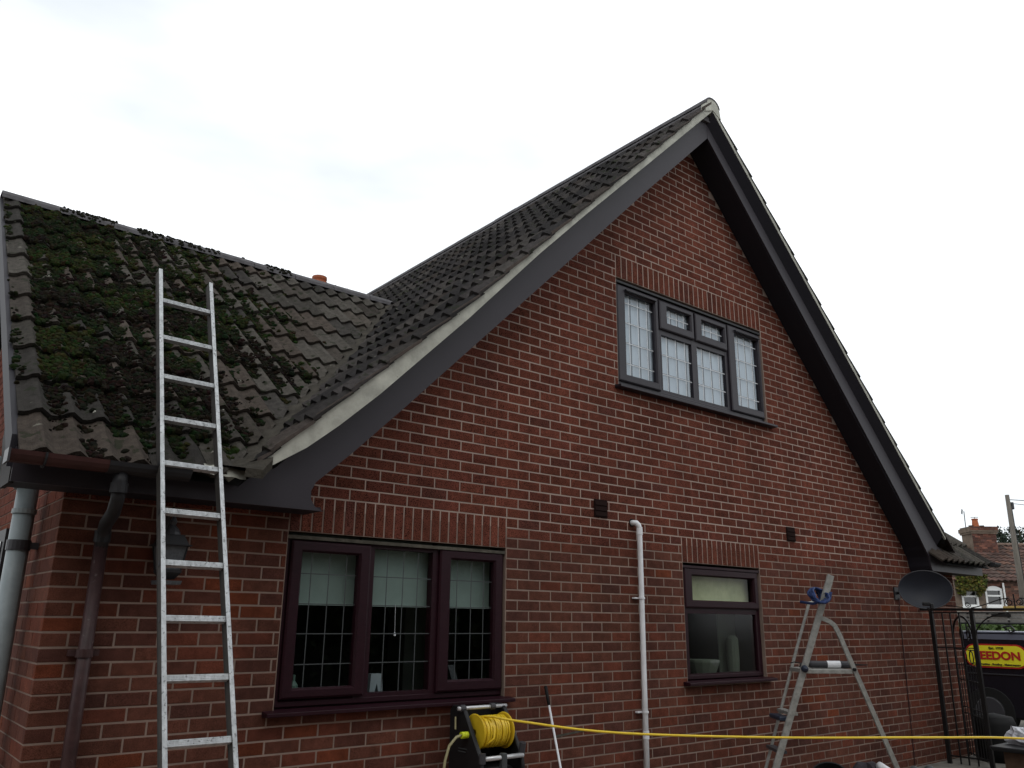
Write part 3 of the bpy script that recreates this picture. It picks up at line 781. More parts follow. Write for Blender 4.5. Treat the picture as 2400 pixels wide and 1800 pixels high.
for x in (-3.52,): MB().tube([(x, -.435+math.cos(math.pi+math.pi*i/8)*.060, 2.295+math.sin(math.pi+math.pi*i/8)*.062) for i in range(9)], .006, 5).build('gutter_clip', 'black_pvc', gu)
gutter(7.30, 7.50, -.43, 2.335, .055, 'black_pvc')
dp = MB(); dp.tube([(-3.17, -.43, 2.25), (-3.17, -.43, 2.15)], .036, 12).tube([(-3.17, -.43, 2.19), (-3.168, -.425, 2.12), (-3.155, -.33, 2.06), (-3.14, -.15, 2.02), (-3.13, -.08, 1.97), (-3.13, -.07, 1.90)], .034, 12)
sn = dp.build('swan_neck', 'black_pvc', house, smooth=True)
MB().tube([(-3.17, -.43, 2.195), (-3.17, -.43, 2.145)], .042, 14).build('collar', 'black_pvc', sn)
MB().tube([(-3.13, -.075, 1.99), (-3.13, -.07, 1.93)], .041, 14).build('collar', 'black_pvc', sn)
dn = MB().tube([(-3.13, -.07, 1.95), (-3.135, -.07, .05)], .034, 14).build('downpipe', 'brown_pvc', house, smooth=True)
MB().tube([(-3.133, -.07, 1.395), (-3.133, -.07, 1.355)], .041, 14).box(-3.20, -3.06, -.055, -.004, 1.36, 1.39).build('bracket', 'brown_pvc', dn)
sp = MB().tube([(-3.425, .47, 0), (-3.425, .47, 2.26)], .055, 18).build('soil_pipe', 'grey_pvc', house, smooth=True)
MB().tube([(-3.425, .47, 2.10), (-3.425, .47, 2.125)], .062, 18).build('collar', 'grey_pvc', sp)
MB().tube([(-3.425, .47, 1.90), (-3.425, .47, 1.955)], .0605, 18).box(-3.40, -3.33, .44, .5, 1.91, 1.945).build('strap', 'dark_grey', sp)
MB().tube([(-3.45, .52, 2.27), (-3.56, .40, 2.33), (-3.72, .30, 2.38)], .045, 14).build('branch_pipe', 'grey_pvc', sp, smooth=True)
# side window sliver
sw_ = MB(); sw_.box(-3.36, -3.30, 1.45, 2.55, .95, 2.1); sw_ = sw_.build('window', 'black_pvc', house)
MB().box(-3.368, -3.362, 1.53, 2.47, 1.03, 2.02).build('pane', 'glass_dark', sw_)
# waste pipe
wp = MB().tube([(1.045, .02, 2.372), (1.045, -.02, 2.372), (1.055, -.045, 2.368), (1.075, -.05, 2.35), (1.085, -.05, 2.32), (1.087, -.05, 1.8), (1.085, -.05, 1.2), (1.085, -.05, .05)], [.021, .022, .0235, .024, .023, .022, .022, .022], 14).build('waste_pipe', 'white_plastic', house, smooth=True)
for z in (1.748, .86): MB().tube([(1.086, -.05, z-.008), (1.086, -.05, z+.008)], .028, 14).box(1.02, 1.086, -.03, -.002, z-.006, z+.006).build('pipe_clip', 'white_plastic', wp)
for z0, z1 in ((2.27, 2.335), (.66, .72)): MB().tube([(1.086, -.05, z0), (1.086, -.05, z1)], .0265, 14).build('coupling', 'white_plastic', wp)
MB().tube([(1.045, -.003, 2.372), (1.045, .0, 2.372)], .034, 12).build('pipe_hole', 'rubber', wp)
def vent(x0, x1, z0, z1):
    v = MB().box(x0, x1, -.012, -.002, z0, z1).build('air_vent', 'vent_brown', house, bevel=.002)
    h = (z1-z0-.016)/3
    for i in range(3): 
        a = z0+.008+i*h
        MB().prism([(-.013, a+h*.9), (-.019, a+.004), (-.013, a)], x0+.008, x1-.008, axis='X').build('louvre', 'vent_brown', v)
vent(.59, .742, 2.385, 2.533); vent(3.383, 3.535, 2.374, 2.52)
# chimney pot behind the wing
ch = MB().box(-.28, .30, 4.1, 4.6, 3.6, 5.33).build('chimney', 'cottage_wall', house)

pot_o = Vector((.02, 4.34, 5.325))
MB().lathe([(.085, 0), (.078, .10), (.08, .32), (.105, .34), (.105, .39), (.085, .40), (.095, .43), (.095, .46), (.07, .46), (.06, .2)], pot_o, seg=16).build('chimney_pot', 'terracotta', ch, smooth=False)

# ------------------------------------------------------------------ things on and beside the wall
# wall lantern
lt = thing('wall_lantern', (-2.77, -.15, 1.8), 'dusty black four sided wall lantern under the eave behind the ladder', 'wall lamp')
lc = Vector((-2.80, -.15, 0))
def frus(mb, z0, r0, z1, r1):
    o = lc; v = [(o.x+sx*r0, o.y+sy*r0, z0) for sx, sy in ((-1, -1), (1, -1), (1, 1), (-1, 1))]+[(o.x+sx*r1, o.y+sy*r1, z1) for sx, sy in ((-1, -1), (1, -1), (1, 1), (-1, 1))]
    mb.quadset(v, [(3, 2, 1, 0), (4, 5, 6, 7), (0, 1, 5, 4), (1, 2, 6, 5), (2, 3, 7, 6), (3, 0, 4, 7)]); return mb
mat('lantern_glass', (.085, .092, .10), .35, nscale=60, namt=.5)
frus(frus(frus(MB(), 1.925, .088, 1.932, .088), 1.932, .075, 1.98, .052), 1.98, .055, 1.985, .055).build('roof_cap', 'black_pvc', lt)
m_ = MB(); m_.lathe([(.045, 1.985), (.042, 2.0), (.03, 2.02), (.012, 2.04), (.02, 2.055), (.012, 2.075), (0, 2.10)], lc, seg=10); m_.build('finial', 'dark_grey', lt)
frus(MB(), 1.80, .050, 1.924, .068).build('lamp_glass', 'lantern_glass', lt)
m_ = MB()
for sx, sy in ((-1, -1), (1, -1), (1, 1), (-1, 1)): m_.tube([(lc.x+sx*.052, lc.y+sy*.052, 1.80), (lc.x+sx*.070, lc.y+sy*.070, 1.926)], .005, 5)
frus(frus(m_, 1.785, .056, 1.80, .056), 1.75, .03, 1.785, .056).build('cage', 'black_pvc', lt)
MB().tube([(lc.x, lc.y, 2.08), (lc.x, -.12, 2.13), (lc.x, -.06, 2.12), (lc.x, -.02, 2.05), (lc.x, -.012, 1.9)], .011, 7).box(lc.x-.035, lc.x+.035, -.016, -.003, 1.84, 2.08).build('bracket', 'black_pvc', lt)
frus(MB(), 1.722, .058, 1.742, .063).build('bottom_plate', 'lantern_glass', lt)

# ladder
LK = 1.10
def lp(v): return CAM+(Vector(v)-CAM)*LK
lb = lp((-3.10945, -.52051, 3.17259)); lu = Vector((.00486, -.38239, -.92399)).normalized(); lr = Vector((.99956, .02899, -.00674)); lr = (lr-lu*lr.dot(lu)).normalized()
lw = .2567*LK; lsp = .25*LK; ln_ = lr.cross(lu).normalized()
if ln_.y < 0: ln_ = -ln_       # towards the wall
foot = lb+lu*(lb.z/-lu.z)
ladder = thing('ladder', foot, 'long aluminium ladder leaning on the eave of the mossy roof', 'ladder')
ltop = lb-lu*.235; Llen = (ltop.z-.04)/-lu.z
for sgn in (0, 1):
    o = ltop+lr*(lw if sgn else -.021)
    mb = MB(); mb.obox(o+ln_*.0, lr*.021, ln_*.006, lu*Llen)
    st = mb.build('stile', 'aluminium', ladder, bevel=.0012)
    MB().obox(o+ln_*.0072+lr*.002, lr*.017, ln_*.045, lu*Llen).build('stile_web', 'alu_shaded', st)
    MB().obox(o+ln_*.0524, lr*.021, ln_*.006, lu*Llen).build('stile_flange', 'alu_shaded', st)
    MB().obox(o+lu*(Llen-.03)-lr*.004-ln_*.004, lr*.034, ln_*.066, lu*.06).build('rubber_foot', 'rubber', st)
k = 0
while (lb+lu*(k*lsp)).z > .15:
    p = lb+lu*(k*lsp)
    rg = MB(); rg.obox(p+ln_*.010-lu*.014, lr*lw, ln_*.028, lu*.028)
    for q in (-.011, -.004, .003, .010): rg.obox(p+ln_*.0085-lu*(-q)-lu*.001, lr*lw, ln_*.0014, lu*.0035)
    rg.build('rung', 'aluminium', ladder)
    if k < 11: MB().obox(p+ln_*.018-lu*.010-lr*.0215, lr*.002, ln_*.024, lu*.022).build('rung_end', 'black_pvc', ladder)
    k += 1

# platform steps: side view seen square on
Fh = Vector((math.sin(YAW), math.cos(YAW), 0))
def P6(s, z, d=0): return Vector((CAM.x, CAM.y, 0))+Fh*(6.4+d)+R0*s+Vector((0, 0, z))
steps = thing('platform_steps', P6(2.2, 0), 'aluminium folding platform steps standing against the brick wall below the right window', 'step ladder')
def bar(mb, a, b, w, d0, t):
    a, b = Vector(a), Vector(b); A = P6(a.x, a.y, d0); B = P6(b.x, b.y, d0); ax = (B-A); n_ = ax.cross(Fh).normalized()
    return mb.obox(A-n_*w/2, n_*w, Fh*t, ax)
bar(MB(), (2.452, 1.915), (1.722, .03), .046, 0, .022).build('front_stile', 'alu_dull', steps, bevel=.002)
bar(MB(), (2.452, 1.915), (2.40, 1.775), .047, -.004, .004).build('front_stile_end', 'alu_dull', steps)
MB().tube([P6(2.388+.03, 1.722, .34), P6(2.388, 1.722, .34), P6(2.25, 1.35, .34), P6(1.95, .506, .34), P6(1.78, .03, .34)], .012, 8).build('rear_side_rail', 'alu_dull', steps)
pr_ = [(2.35, 1.60), (2.41, 1.575), (2.445, 1.545), (2.47, 1.49), (2.99, .03)]
for d, nm_ in ((0, 'back_leg'),):
    mb = MB()
    for a, b in zip(pr_, pr_[1:]): bar(mb, a, b, .032, .024+d if d else -.002, .02)
    if d:
        mb = MB(); mb.tube([P6(2.60, 1.12, .33), P6(3.0, .03, .33)], .011, 7)
    mb.build(nm_, 'alu_dull', steps)
MB().obox(P6(2.19, 1.203, .0), R0*.355, Fh*.34, Vector((0, 0, .030))).build('platform', 'alu_dull', steps, bevel=.003)
for i, z in enumerate((.92, .66, .42, .2)):
    s = 2.35-(1.626-z)*.389
    MB().obox(P6(s-.015, z-.01, .022), R0*.06, Fh*.30, Vector((0, 0, .022))).build('tread', 'dark_grey' if i % 2 else 'alu_dull', steps)
m_ = MB(); m_.lathe([(0, -.03), (.022, -.02), (.027, 0), (.022, .02), (0, .03)], P6(2.187, 1.237, -.01), Fh, 12); m_.build('pivot_knob', 'blue_plastic', steps, smooth=True)
m_ = MB(); m_.lathe([(0, -.012), (.012, -.01), (.012, .01), (0, .012)], P6(2.555, 1.235, -.012), Fh, 10); m_.build('pivot_bolt', 'rubber', steps)
MB().obox(P6(1.985, .87, .03), R0*.075, Fh*.25, Vector((0.0, 0, .03))).build('cross_bracket', 'blue_plastic', steps, bevel=.006)
# rope round the head
rp = MB()
for j in range(5):
    pts = []
    for i in range(22):
        a = 2*math.pi*i/22; pts.append(P6(2.345+.058*math.cos(a)+rnd(-.006, .006), 1.765+.052*math.sin(a)+.02*math.cos(a)+rnd(-.006, .006), .10+.14*math.sin(a+j*.3)+j*.012-.10))
    rp.tube(pts, .009, 6, closed=True)
rp.tube([P6(2.27, 1.72, .2), P6(2.33, 1.705, .1), P6(2.42, 1.74, -.02), P6(2.43, 1.79, -.02)], .011, 6)
rp.build('rope', 'blue_rope', smooth=True, label='blue rope looped round the head of the platform steps', cat='rope')
# caulking gun on the platform
cg = thing('caulking_gun', P6(2.4, 1.235, .1), 'black caulking gun with a pale cartridge lying on the platform of the steps', 'caulking gun')
m_ = MB(); m_.lathe([(0, 0), (.025, 0), (.026, .01), (.026, .30), (.024, .31), (0, .31)], P6(2.27, 1.263, .12), R0, 12); m_.build('barrel', 'dark_grey', cg)
m_ = MB(); m_.lathe([(.0268, 0), (.0268, .10)], P6(2.40, 1.263, .12), R0, 12); m_.build('cartridge', 'white_plastic', cg)
m_ = MB(); m_.lathe([(.012, 0), (.006, .05), (.003, .13), (0, .13)], P6(2.58, 1.263, .12), R0, 8); m_.build('nozzle', 'rubber', cg)
MB().tube([P6(2.27, 1.26, .12), P6(2.21, 1.268, .12), P6(2.195, 1.24, .12)], .008, 6).tube([P6(2.25, 1.26, .13), P6(2.16, 1.278, .13), P6(2.13, 1.27, .13)], .004, 5).build('handle', 'black_plastic', cg)
MB().box(0, .001, 0, .001, 0, .001) if False else None

# pole leaning on the wall
rod = thing('cleaning_pole', (-.20, -.55, .03), 'thin white pole with a black grip leaning on the wall between window and waste pipe', 'pole')
a = Vector((.030, -.03, 1.095)); b = Vector((-.19, -.60, .04)); d = b-a
MB().tube([a+d*.11, b], .0085, 8).build('shaft', 'white_plastic', rod, smooth=True)
MB().tube([a, a+d*.005, a+d*.06, a+d*.12], [.009, .014, .0125, .011], 8).build('grip', 'rubber', rod, smooth=True)

# pressure washer with hose reel
pw = thing('pressure_washer', (-.70, -.28, .04), 'black pressure washer with a yellow hose reel under the big lower window', 'pressure washer')
sidep = [(-.10, .04), (-.10, .99), (-.13, 1.02), (-.22, 1.02), (-.26, .99), (-.30, .93), (-.43, .74), (-.45, .66), (-.45, .04)]
MB().prism(sidep, -.875, -.845, axis='X').build('side_panel', 'black_plastic', pw, bevel=.006)
MB().prism(sidep, -.545, -.515, axis='X').build('side_panel', 'black_plastic', pw, bevel=.006)
MB().box(-.845, -.545, -.40, -.12, .10, .66).build('body', 'black_plastic', pw, bevel=.03)
MB().box(-.845, -.545, -.13, -.10, .66, 1.0).build('back_panel', 'black_plastic', pw, bevel=.01)
MB().tube([(-.90, -.225, 1.005), (-.50, -.225, 1.005)], .0125, 10).build('top_handle', 'silver_tube', pw, smooth=True)
for x in (-.865, -.62): MB().tube([(x-.018, -.225, 1.005), (x+.018, -.225, 1.005)], .022, 12).build('handle_clamp', 'dark_grey', pw)
MB().tube([(-.845, -.44, .725), (-.53, -.44, .725)], .014, 10).build('lower_handle', 'silver_tube', pw, smooth=True)
MB().box(-.715, -.675, -.462, -.425, .66, .75).build('strap', 'lead_mid', pw, bevel=.004)
MB().tube([(-.86, -.44, .76), (-.86, -.44, .70)], .022, 10).build('bumper', 'dark_grey', pw); MB().tube([(-.53, -.44, .80), (-.53, -.42, .72)], .022, 10).build('bumper', 'dark_grey', pw)
dc = Vector((0, -.30, .865))
drum = MB(); drum.lathe([(.045, -.80), (.045, -.57)], (0, dc.y, dc.z), (1, 0, 0), 20)
drum = drum.build('drum', 'yellow_plastic', pw)
for x0, x1 in ((-.822, -.806), (-.585, -.57)):
    m_ = MB(); m_.lathe([(.02, x0), (.107, x0+.002), (.112, (x0+x1)/2), (.107, x1-.002), (.02, x1)], (0, dc.y, dc.z), (1, 0, 0), 36); m_.build('flange', 'yellow_plastic', drum)
wd = MB(); x = -.795; ang = 0
coil = []
for lay in range(2):
    R = .080+.012*lay; turns = 14 if lay == 0 else 12
    for i in range(turns*14):
        tt = i/(turns*14); xx = (-.797+.20*tt) if lay == 0 else (-.60-.19*tt); aa = 2*math.pi*i/14
        coil.append((xx+.004*math.sin(aa*.37), dc.y+R*math.cos(aa), dc.z+R*math.sin(aa)))
wd.tube(coil, .0072, 6); wd.tube([(-.76, dc.y-.045, dc.z+.088), (-.73, dc.y-.085, dc.z+.03), (-.735, dc.y-.1, dc.z-.03), (-.79, dc.y-.07, dc.z-.075)], .0075, 6)
wd.build('wound_hose', 'yellow_hose', drum, smooth=True)
m_ = MB(); m_.lathe([(0, 0), (.020, 0), (.020, .02), (.017, .021), (.017, .026), (.020, .027), (.020, .05), (0, .05)], (-.925, -.30, .855), (1, 0, 0), 14); m_.build('connector', 'lime_plastic', pw)
MB().tube([(-.92, -.30, .855), (-.96, -.30, .848), (-1.01, -.295, .80), (-1.035, -.29, .72), (-1.045, -.285, .62), (-1.04, -.28, .45), (-1.03, -.28, .2), (-1.0, -.25, .05)], .009, 8).build('supply_hose', 'pale_hose', pw, smooth=True)
MB().tube([(-.90, -.20, .955), (-.905, -.21, .88)], .006, 6).build('cord_loop', 'pale_hose', pw)
for i in range(2): MB().box(-.879, -.8755, -.30+.01*i, -.21, .765-.017*i, .773-.017*i-.002).build('marking', 'lead_mid', pw)
# yellow hose pulled across the picture
hp = [(-.78, -.30, .955), (-.74, -.38, .962), (-.60, -.50, .935), (.053, -.74, .846), (1.108, -1.25, .795), (2.09, -1.86, .788), (2.675, -2.241, .778), (3.4, -2.72, .70), (4.0, -3.1, .42), (4.4, -3.3, .10), (5.0, -3.5, .02), (7, -3.6, .02)]
def smoothpts(p, n=6):
    p = [Vector(q) for q in p]; o = []
    for i in range(len(p)-1):
        a = p[max(0, i-1)]; b = p[i]; c = p[i+1]; d_ = p[min(len(p)-1, i+2)]
        for k in range(n):
            t = k/n; o.append(.5*((2*b)+(c-a)*t+(2*a-5*b+4*c-d_)*t*t+(3*b-3*c+d_-a)*t**3))
    o.append(p[-1]); return o
MB().tube(smoothpts(hp), .0078, 10).build('hose', 'yellow_hose', smooth=True, label='long yellow hose pulled from the reel across the foot of the wall', cat='hose')

# satellite dish
dish = thing('satellite_dish', (5.58, 0, 1.92), 'dark oval satellite dish fixed to the wall beside the gate', 'satellite dish')
dcn = Vector((5.29, -.47, 1.925)); dn_ = (Vector((CAM.x+1.5, CAM.y-.8, 3.2))-dcn).normalized(); ds = dn_.cross(Vector((0, 0, 1))).normalized(); du = ds.cross(dn_)
A_, B_ = .272, .208
m_ = MB(); rings = 8; seg = 40
for back in (0, 1):
    vs = []
    for i in range(rings+1):
        f = i/rings
        for k in range(seg):
            a = 2*math.pi*k/seg; vs.append(dcn+ds*(A_*f*math.cos(a))+du*(B_*f*math.sin(a))+dn_*(.07*f*f-.006*back))
    m_.quadset(vs, [(i*seg+k, i*seg+(k+1) % seg, (i+1)*seg+(k+1) % seg, (i+1)*seg+k) for i in range(rings) for k in range(seg)])
m_.build('reflector', 'dish', dish, smooth=True)
MB().tube([dcn+ds*(A_*math.cos(2*math.pi*k/48))+du*(B_*math.sin(2*math.pi*k/48))+dn_*.068 for k in range(48)], .005, 6, closed=True).build('rim', 'dark_grey', dish, smooth=True)
fl_ = dcn+dn_*.20-du*.20+ds*.02
ln2 = MB(); ln2.tube([dcn-du*B_*.95+dn_*.05, dcn+dn_*.22-du*.24], .010, 6); ln2.build('feed_arm', 'black_plastic', dish)
lq = Vector((4.93, -.74, 1.80))
hd = dcn+dn_*.22-du*.215
MB().obox(hd-ds*.03-du*.025, ds*.035, du*.06, dn_*.06).build('receiver', 'black_plastic', dish, bevel=.006)
MB().obox(hd-ds*.0+du*.015, ds*.075, du*.035, dn_*.05).build('receiver_head', 'black_plastic', dish, bevel=.006)
MB().tube([dcn-dn_*.01, (5.50, -.18, 1.93), (5.56, -.05, 1.915), (5.58, -.012, 1.915)], .017, 8).build('bracket', 'black_pvc', dish)
MB().box(5.52, 5.64, -.018, -.002, 1.84, 1.98).build('wall_plate', 'black_pvc', dish)
MB().tube(smoothpts([(5.60, -.02, 1.86), (5.605, -.008, 1.6), (5.585, -.008, 1.2), (5.57, -.008, .7), (5.55, -.008, .05)]), .0055, 6).build('cable', 'brown_pvc', dish)

# iron arch and gate
arch = thing('garden_gate_arch', (6.1, -.37, 0), 'black wrought iron gateway with scrolls on top, beside the right end of the wall', 'gateway')
GX = 6.1
def bx_(y0, y1, z0, z1, t=.018, nm_='rail', par=arch, x=GX): return MB().box(x-t, x+t, y0, y1, z0, z1).build(nm_, 'iron', par)
bx_(-.165, -.125, .03, 1.745, .02, 'post'); bx_(-.625, -.585, .03, 1.745, .02, 'post'); bx_(-1.565, -1.525, .03, 1.745, .02, 'post')
bx_(-1.565, -.02, 1.722, 1.748); bx_(-1.565, -.125, 1.690, 1.706, .008)
for y in (-.27, -.36, -.46): bx_(y-.007, y+.007, .05, 1.70, .007, 'bar')
bx_(-.585, -.165, 1.30, 1.312, .006); bx_(-.585, -.165, .12, .135, .006)
def spiral(c, r0, turns, dirn, st):
    pts = []
    for i in range(int(turns*16)+1):
        a = st+dirn*2*math.pi*i/16; r = r0*(1-.75*i/(turns*16)); pts.append((GX, c[0]+r*math.cos(a), c[1]+r*math.sin(a)))
    return pts
for sg in (1, -1):
    c = (-1.075+sg*.052, 1.815)
    MB().tube(spiral(c, .042, 1.6, -sg, math.pi/2), .006, 6).build('scroll', 'iron', arch)
    MB().tube(smoothpts([(GX, -1.075+sg*.055, 1.857), (GX, -1.075+sg*.14, 1.845), (GX, -1.075+sg*.28, 1.80), (GX, -1.075+sg*.40, 1.765), (GX, -1.075+sg*.47, 1.752)]), .006, 6).build('scroll', 'iron', arch)
    MB().tube(smoothpts([(GX, -1.075, 1.70), (GX, -1.075+sg*.15, 1.69), (GX, -1.075+sg*.32, 1.63), (GX, -1.075+sg*.43, 1.52), (GX, -1.075+sg*.455, 1.44)]), .008, 6).build('curved_brace', 'iron', arch)
MB().tube([(GX, -1.075, 1.74), (GX, -1.075, 1.90)], .008, 6).build('spike', 'iron', arch)
MB().tube(spiral((-.575, 1.79), .034, 1.5, 1, math.pi), .005, 6).build('scroll', 'iron', arch)
MB().tube(smoothpts([(GX, -.52, 1.755), (GX, -.4, 1.775), (GX, -.25, 1.79), (GX, -.10, 1.80)]), .005, 5).build('scroll', 'iron', arch)
# open leaf
gate = thing('iron_gate', (6.14, -.58, .06), 'black iron gate leaf standing open inside the gateway', 'gate')
ge = Vector((.79, .61, 0)).normalized(); go = Vector((6.14, -.57, 0)); LWd = .82
def G(u, z): return go+ge*u+Vector((0, 0, z))
for u in (0, LWd): MB().tube([G(u, .06), G(u, 1.40)], .014, 6).build('gate_stile', 'iron', gate)
MB().tube([G(LWd*.5-LWd*.5*math.cos(math.pi*i/16), 1.40+.26*math.sin(math.pi*i/16)) for i in range(17)], .013, 6).build('arched_top', 'iron', gate)
for u in [LWd*(i+1)/8 for i in range(7)]: MB().tube([G(u, .08), G(u, 1.12)], .006, 5).build('bar', 'iron', gate)
for z in (.10, .55, .62, .93, 1.10, 1.28): MB().tube([G(0, z), G(LWd, z)], .007, 5).build('rail', 'iron', gate)
for sg, cu in ((1, .18), (-1, .44)):
    pts = []
    for i in range(26):
        a = math.pi/2+sg*2*math.pi*i/16; r = .085*(1-.7*i/26); pts.append(G(cu+r*math.cos(a), 1.45+r*math.sin(a)))
    MB().tube(pts, .008, 6).build('scroll', 'iron', gate)
    MB().tube([G(cu+.07*math.cos(2*math.pi*i/18), 1.20+.07*math.sin(2*math.pi*i/18)) for i in range(18)], .007, 5, closed=True).build('scroll', 'iron', gate)
# barrel behind the bars
m_ = MB(); m_.lathe([(0, 0), (.20, 0), (.23, .2), (.23, .42), (.20, .50), (0, .54)], (6.75, -.42, .03), seg=18); m_.build('barrel', 'rubber', smooth=True, label='black round barrel at the foot of the open iron gate', cat='barrel')

# junk along the foot of the wall
m_ = MB(); m_.lathe([(.11, 0), (.15, .24), (.157, .24), (.157, .255), (.145, .255), (.10, .02), (0, .02)], (2.72, -.66, .13), (-.45, -.25, .7), 20); m_.build('bucket', 'black_plastic', label='black bucket tipped over beside the platform steps', cat='bucket')
MB().box(2.4, 3.0, -.85, -.45, .045, .12).build('crate', 'wood_brown', bevel=.01, label='low brown crate under the tipped black bucket', cat='crate')
sk = MB(); n = 14
def crumple(name, c, rx, ry, rz, m, seed, **k):
    mb = MB(); R_, Sg = 10, 16; vs = []
    for i in range(R_+1):
        th = math.pi*i/R_
        for j in range(Sg):
            ph = 2*math.pi*j/Sg; d = Vector((math.sin(th)*math.cos(ph), math.sin(th)*math.sin(ph), math.cos(th)))
            q = 1+.35*noise.noise(d*2.2+Vector((seed, 0, 0)))+.2*noise.noise(d*6+Vector((0, seed, 0)))
            vs.append((c[0]+d.x*rx*q, c[1]+d.y*ry*q, max(.035, c[2]+d.z*rz*q)))
    mb.quadset(vs, [(i*Sg+j, (i+1)*Sg+j, (i+1)*Sg+(j+1) % Sg, i*Sg+(j+1) % Sg) for i in range(R_) for j in range(Sg)])
    return mb.build(name, m, **k)
crumple('sack', (2.98, -.85, .20), .30, .20, .21, 'cloth_dark', 3, label='dark crumpled sack between the tipped bucket and the white tube', cat='sack')
MB().tube([(2.95, -.98, .41), (3.12, -1.02, .33), (3.35, -1.0, .05)], [.036, .03, .03], 12).build('plastic_tube', 'white_plastic', smooth=True, label='white plastic tube leaning on the dark sack', cat='tube')
for i, (x, y, z, lab) in enumerate(((3.27, -1.12, .40, 'grey capped canister nearest the platform steps, second from the gate'), (3.37, -1.20, .405, 'grey capped canister closest to the gate, slightly taller'))):
    m_ = MB(); m_.lathe([(0, 0), (.045, 0), (.045, z-.11), (.04, z-.09), (.038, z-.06), (.02, z-.045), (0, z-.045)], (x, y, .042), seg=14)
    m_.build('canister', 'lead_mid', smooth=True, label=lab, cat='canister', group='canisters at the foot of the wall')

# barrow tray and bag beyond the gate
tray = thing('black_tray', (6.9, -1.3, 0), 'black builder tray on a brown block beyond the gateway', 'tray')
def DD(px, py, d): return CAM+(Fv+Rv*((px-1200)/FPX)-Uv*((py-900)/FPX))*d
c0 = DD(2400, 1755, 8.6)
MB().prism([(c0.y-.55, .30), (c0.y+.20, .30), (c0.y+.23, .345), (c0.y-.6, .345)], c0.x-.3, c0.x+.45, axis='X').build('tray_body', 'black_plastic', tray, bevel=.01)
MB().box(c0.x-.22, c0.x+.3, c0.y-.5, c0.y+.12, .03, .30).build('block', 'wood_brown', tray)
crumple('plastic_bag', (c0.x+.1, c0.y+.02, .42), .13, .16, .11, 'bag', 7, label='crumpled white plastic bag lying on the black tray', cat='bag')

# ------------------------------------------------------------------ van
van = thing('van', (10.3, -.2, 0), 'dark blue van with a yellow and red oval sign and a roof rack', 'van')
VX = 9.5
# body outline in YZ, long axis Y
body = [(-3.4, .25), (1.55, .25), (1.6, .7), (1.5, 1.30), (1.38, 1.44), (-3.2, 1.44), (-3.6, 1.1), (-4.3, .95), (-4.45, .6), (-4.4, .25)]
vb = MB(); vb.prism(body, VX, VX+1.75, axis='X'); vbo = vb.build('body', 'van_paint', van, bevel=.03)
MB().prism([(-3.1, 1.445), (1.36, 1.445), (1.30, 1.475), (-3.0, 1.475)], VX+.02, VX+1.73, axis='X').build('roof', 'van_roof', van, bevel=.01)
MB().box(VX-.006, VX, -3.1, 1.35, 1.36, 1.437).build('roof_rail', 'van_roof', van)
MB().box(VX-.012, VX, -3.3, 1.5, .86, .875).build('side_trim', 'dark_grey', van)
MB().prism([(-3.15, 1.05), (-2.1, 1.05), (-2.1, 1.36), (-3.0, 1.36)], VX-.004, VX-.001, axis='X').build('side_window', 'glass_dark', van)
for y in (-3.3, .7):
    m_ = MB(); m_.lathe([(.0, -.01), (.20, -.012), (.21, .0), (.33, .0), (.34, .03), (.34, .2), (0, .2)], (VX-.02, y, .34), (1, 0, 0), 24); wh = m_.build('wheel', 'tyre', van)
    m_ = MB(); m_.lathe([(0, -.028), (.19, -.02), (.2, -.013)], (VX-.02, y, .34), (1, 0, 0), 20); m_.build('rim', 'dark_grey', wh)
# sign
def rounded(y0, y1, z0, z1, r, n=8):
    p = []
    for cy, cz, a0 in ((y1-r, z1-r, 0), (y0+r, z1-r, 90), (y0+r, z0+r, 180), (y1-r, z0+r, 270)):
        for i in range(n+1): a = math.radians(a0+90*i/n); p.append((cy+r*math.cos(a), cz+r*math.sin(a)))
    return p
SY0, SY1, SZ0, SZ1 = .085, .955, .955, 1.293
sign = MB().prism(rounded(SY0, SY1, SZ0, SZ1, .15), VX-.016, VX-.002, axis='X').build('sign', 'sign_red', van)
MB().prism(rounded(SY0+.022, SY1-.022, SZ0+.022, SZ1-.022, .13), VX-.020, VX-.0165, axis='X').build('sign_face', 'sign_yellow', sign)
def text(s, size, yc, zc, m, off=0, ex=.002, sx=1):
    c = bpy.data.curves.new('t', 'FONT'); c.body = s; c.size = size; c.align_x = 'CENTER'; c.align_y = 'CENTER'; c.offset = off; c.extrude = ex
    o = bpy.data.objects.new('t', c); COL.objects.link(o); dg = bpy.context.evaluated_depsgraph_get(); me = bpy.data.meshes.new_from_object(o.evaluated_get(dg)); bpy.data.objects.remove(o)
    # letters read from -X: right = -Y
    Mx = Matrix(((0, 0, -1, VX-.0235), (-sx, 0, 0, yc), (0, 1, 0, zc), (0, 0, 0, 1)))
    me.transform(Mx); me.materials.clear(); me.materials.append(MATS[m])
    return link('lettering', me, sign)
text('LEEDON', .155, .50, 1.125, 'sign_red', .006, sx=1.08)
text('Est. 1998', .046, .50, 1.235, 'sign_black', .0012, sx=1.2)
text('Construction . Roofing . Maintenance', .040, .52, 1.005, 'sign_black', .0012, sx=1.08)
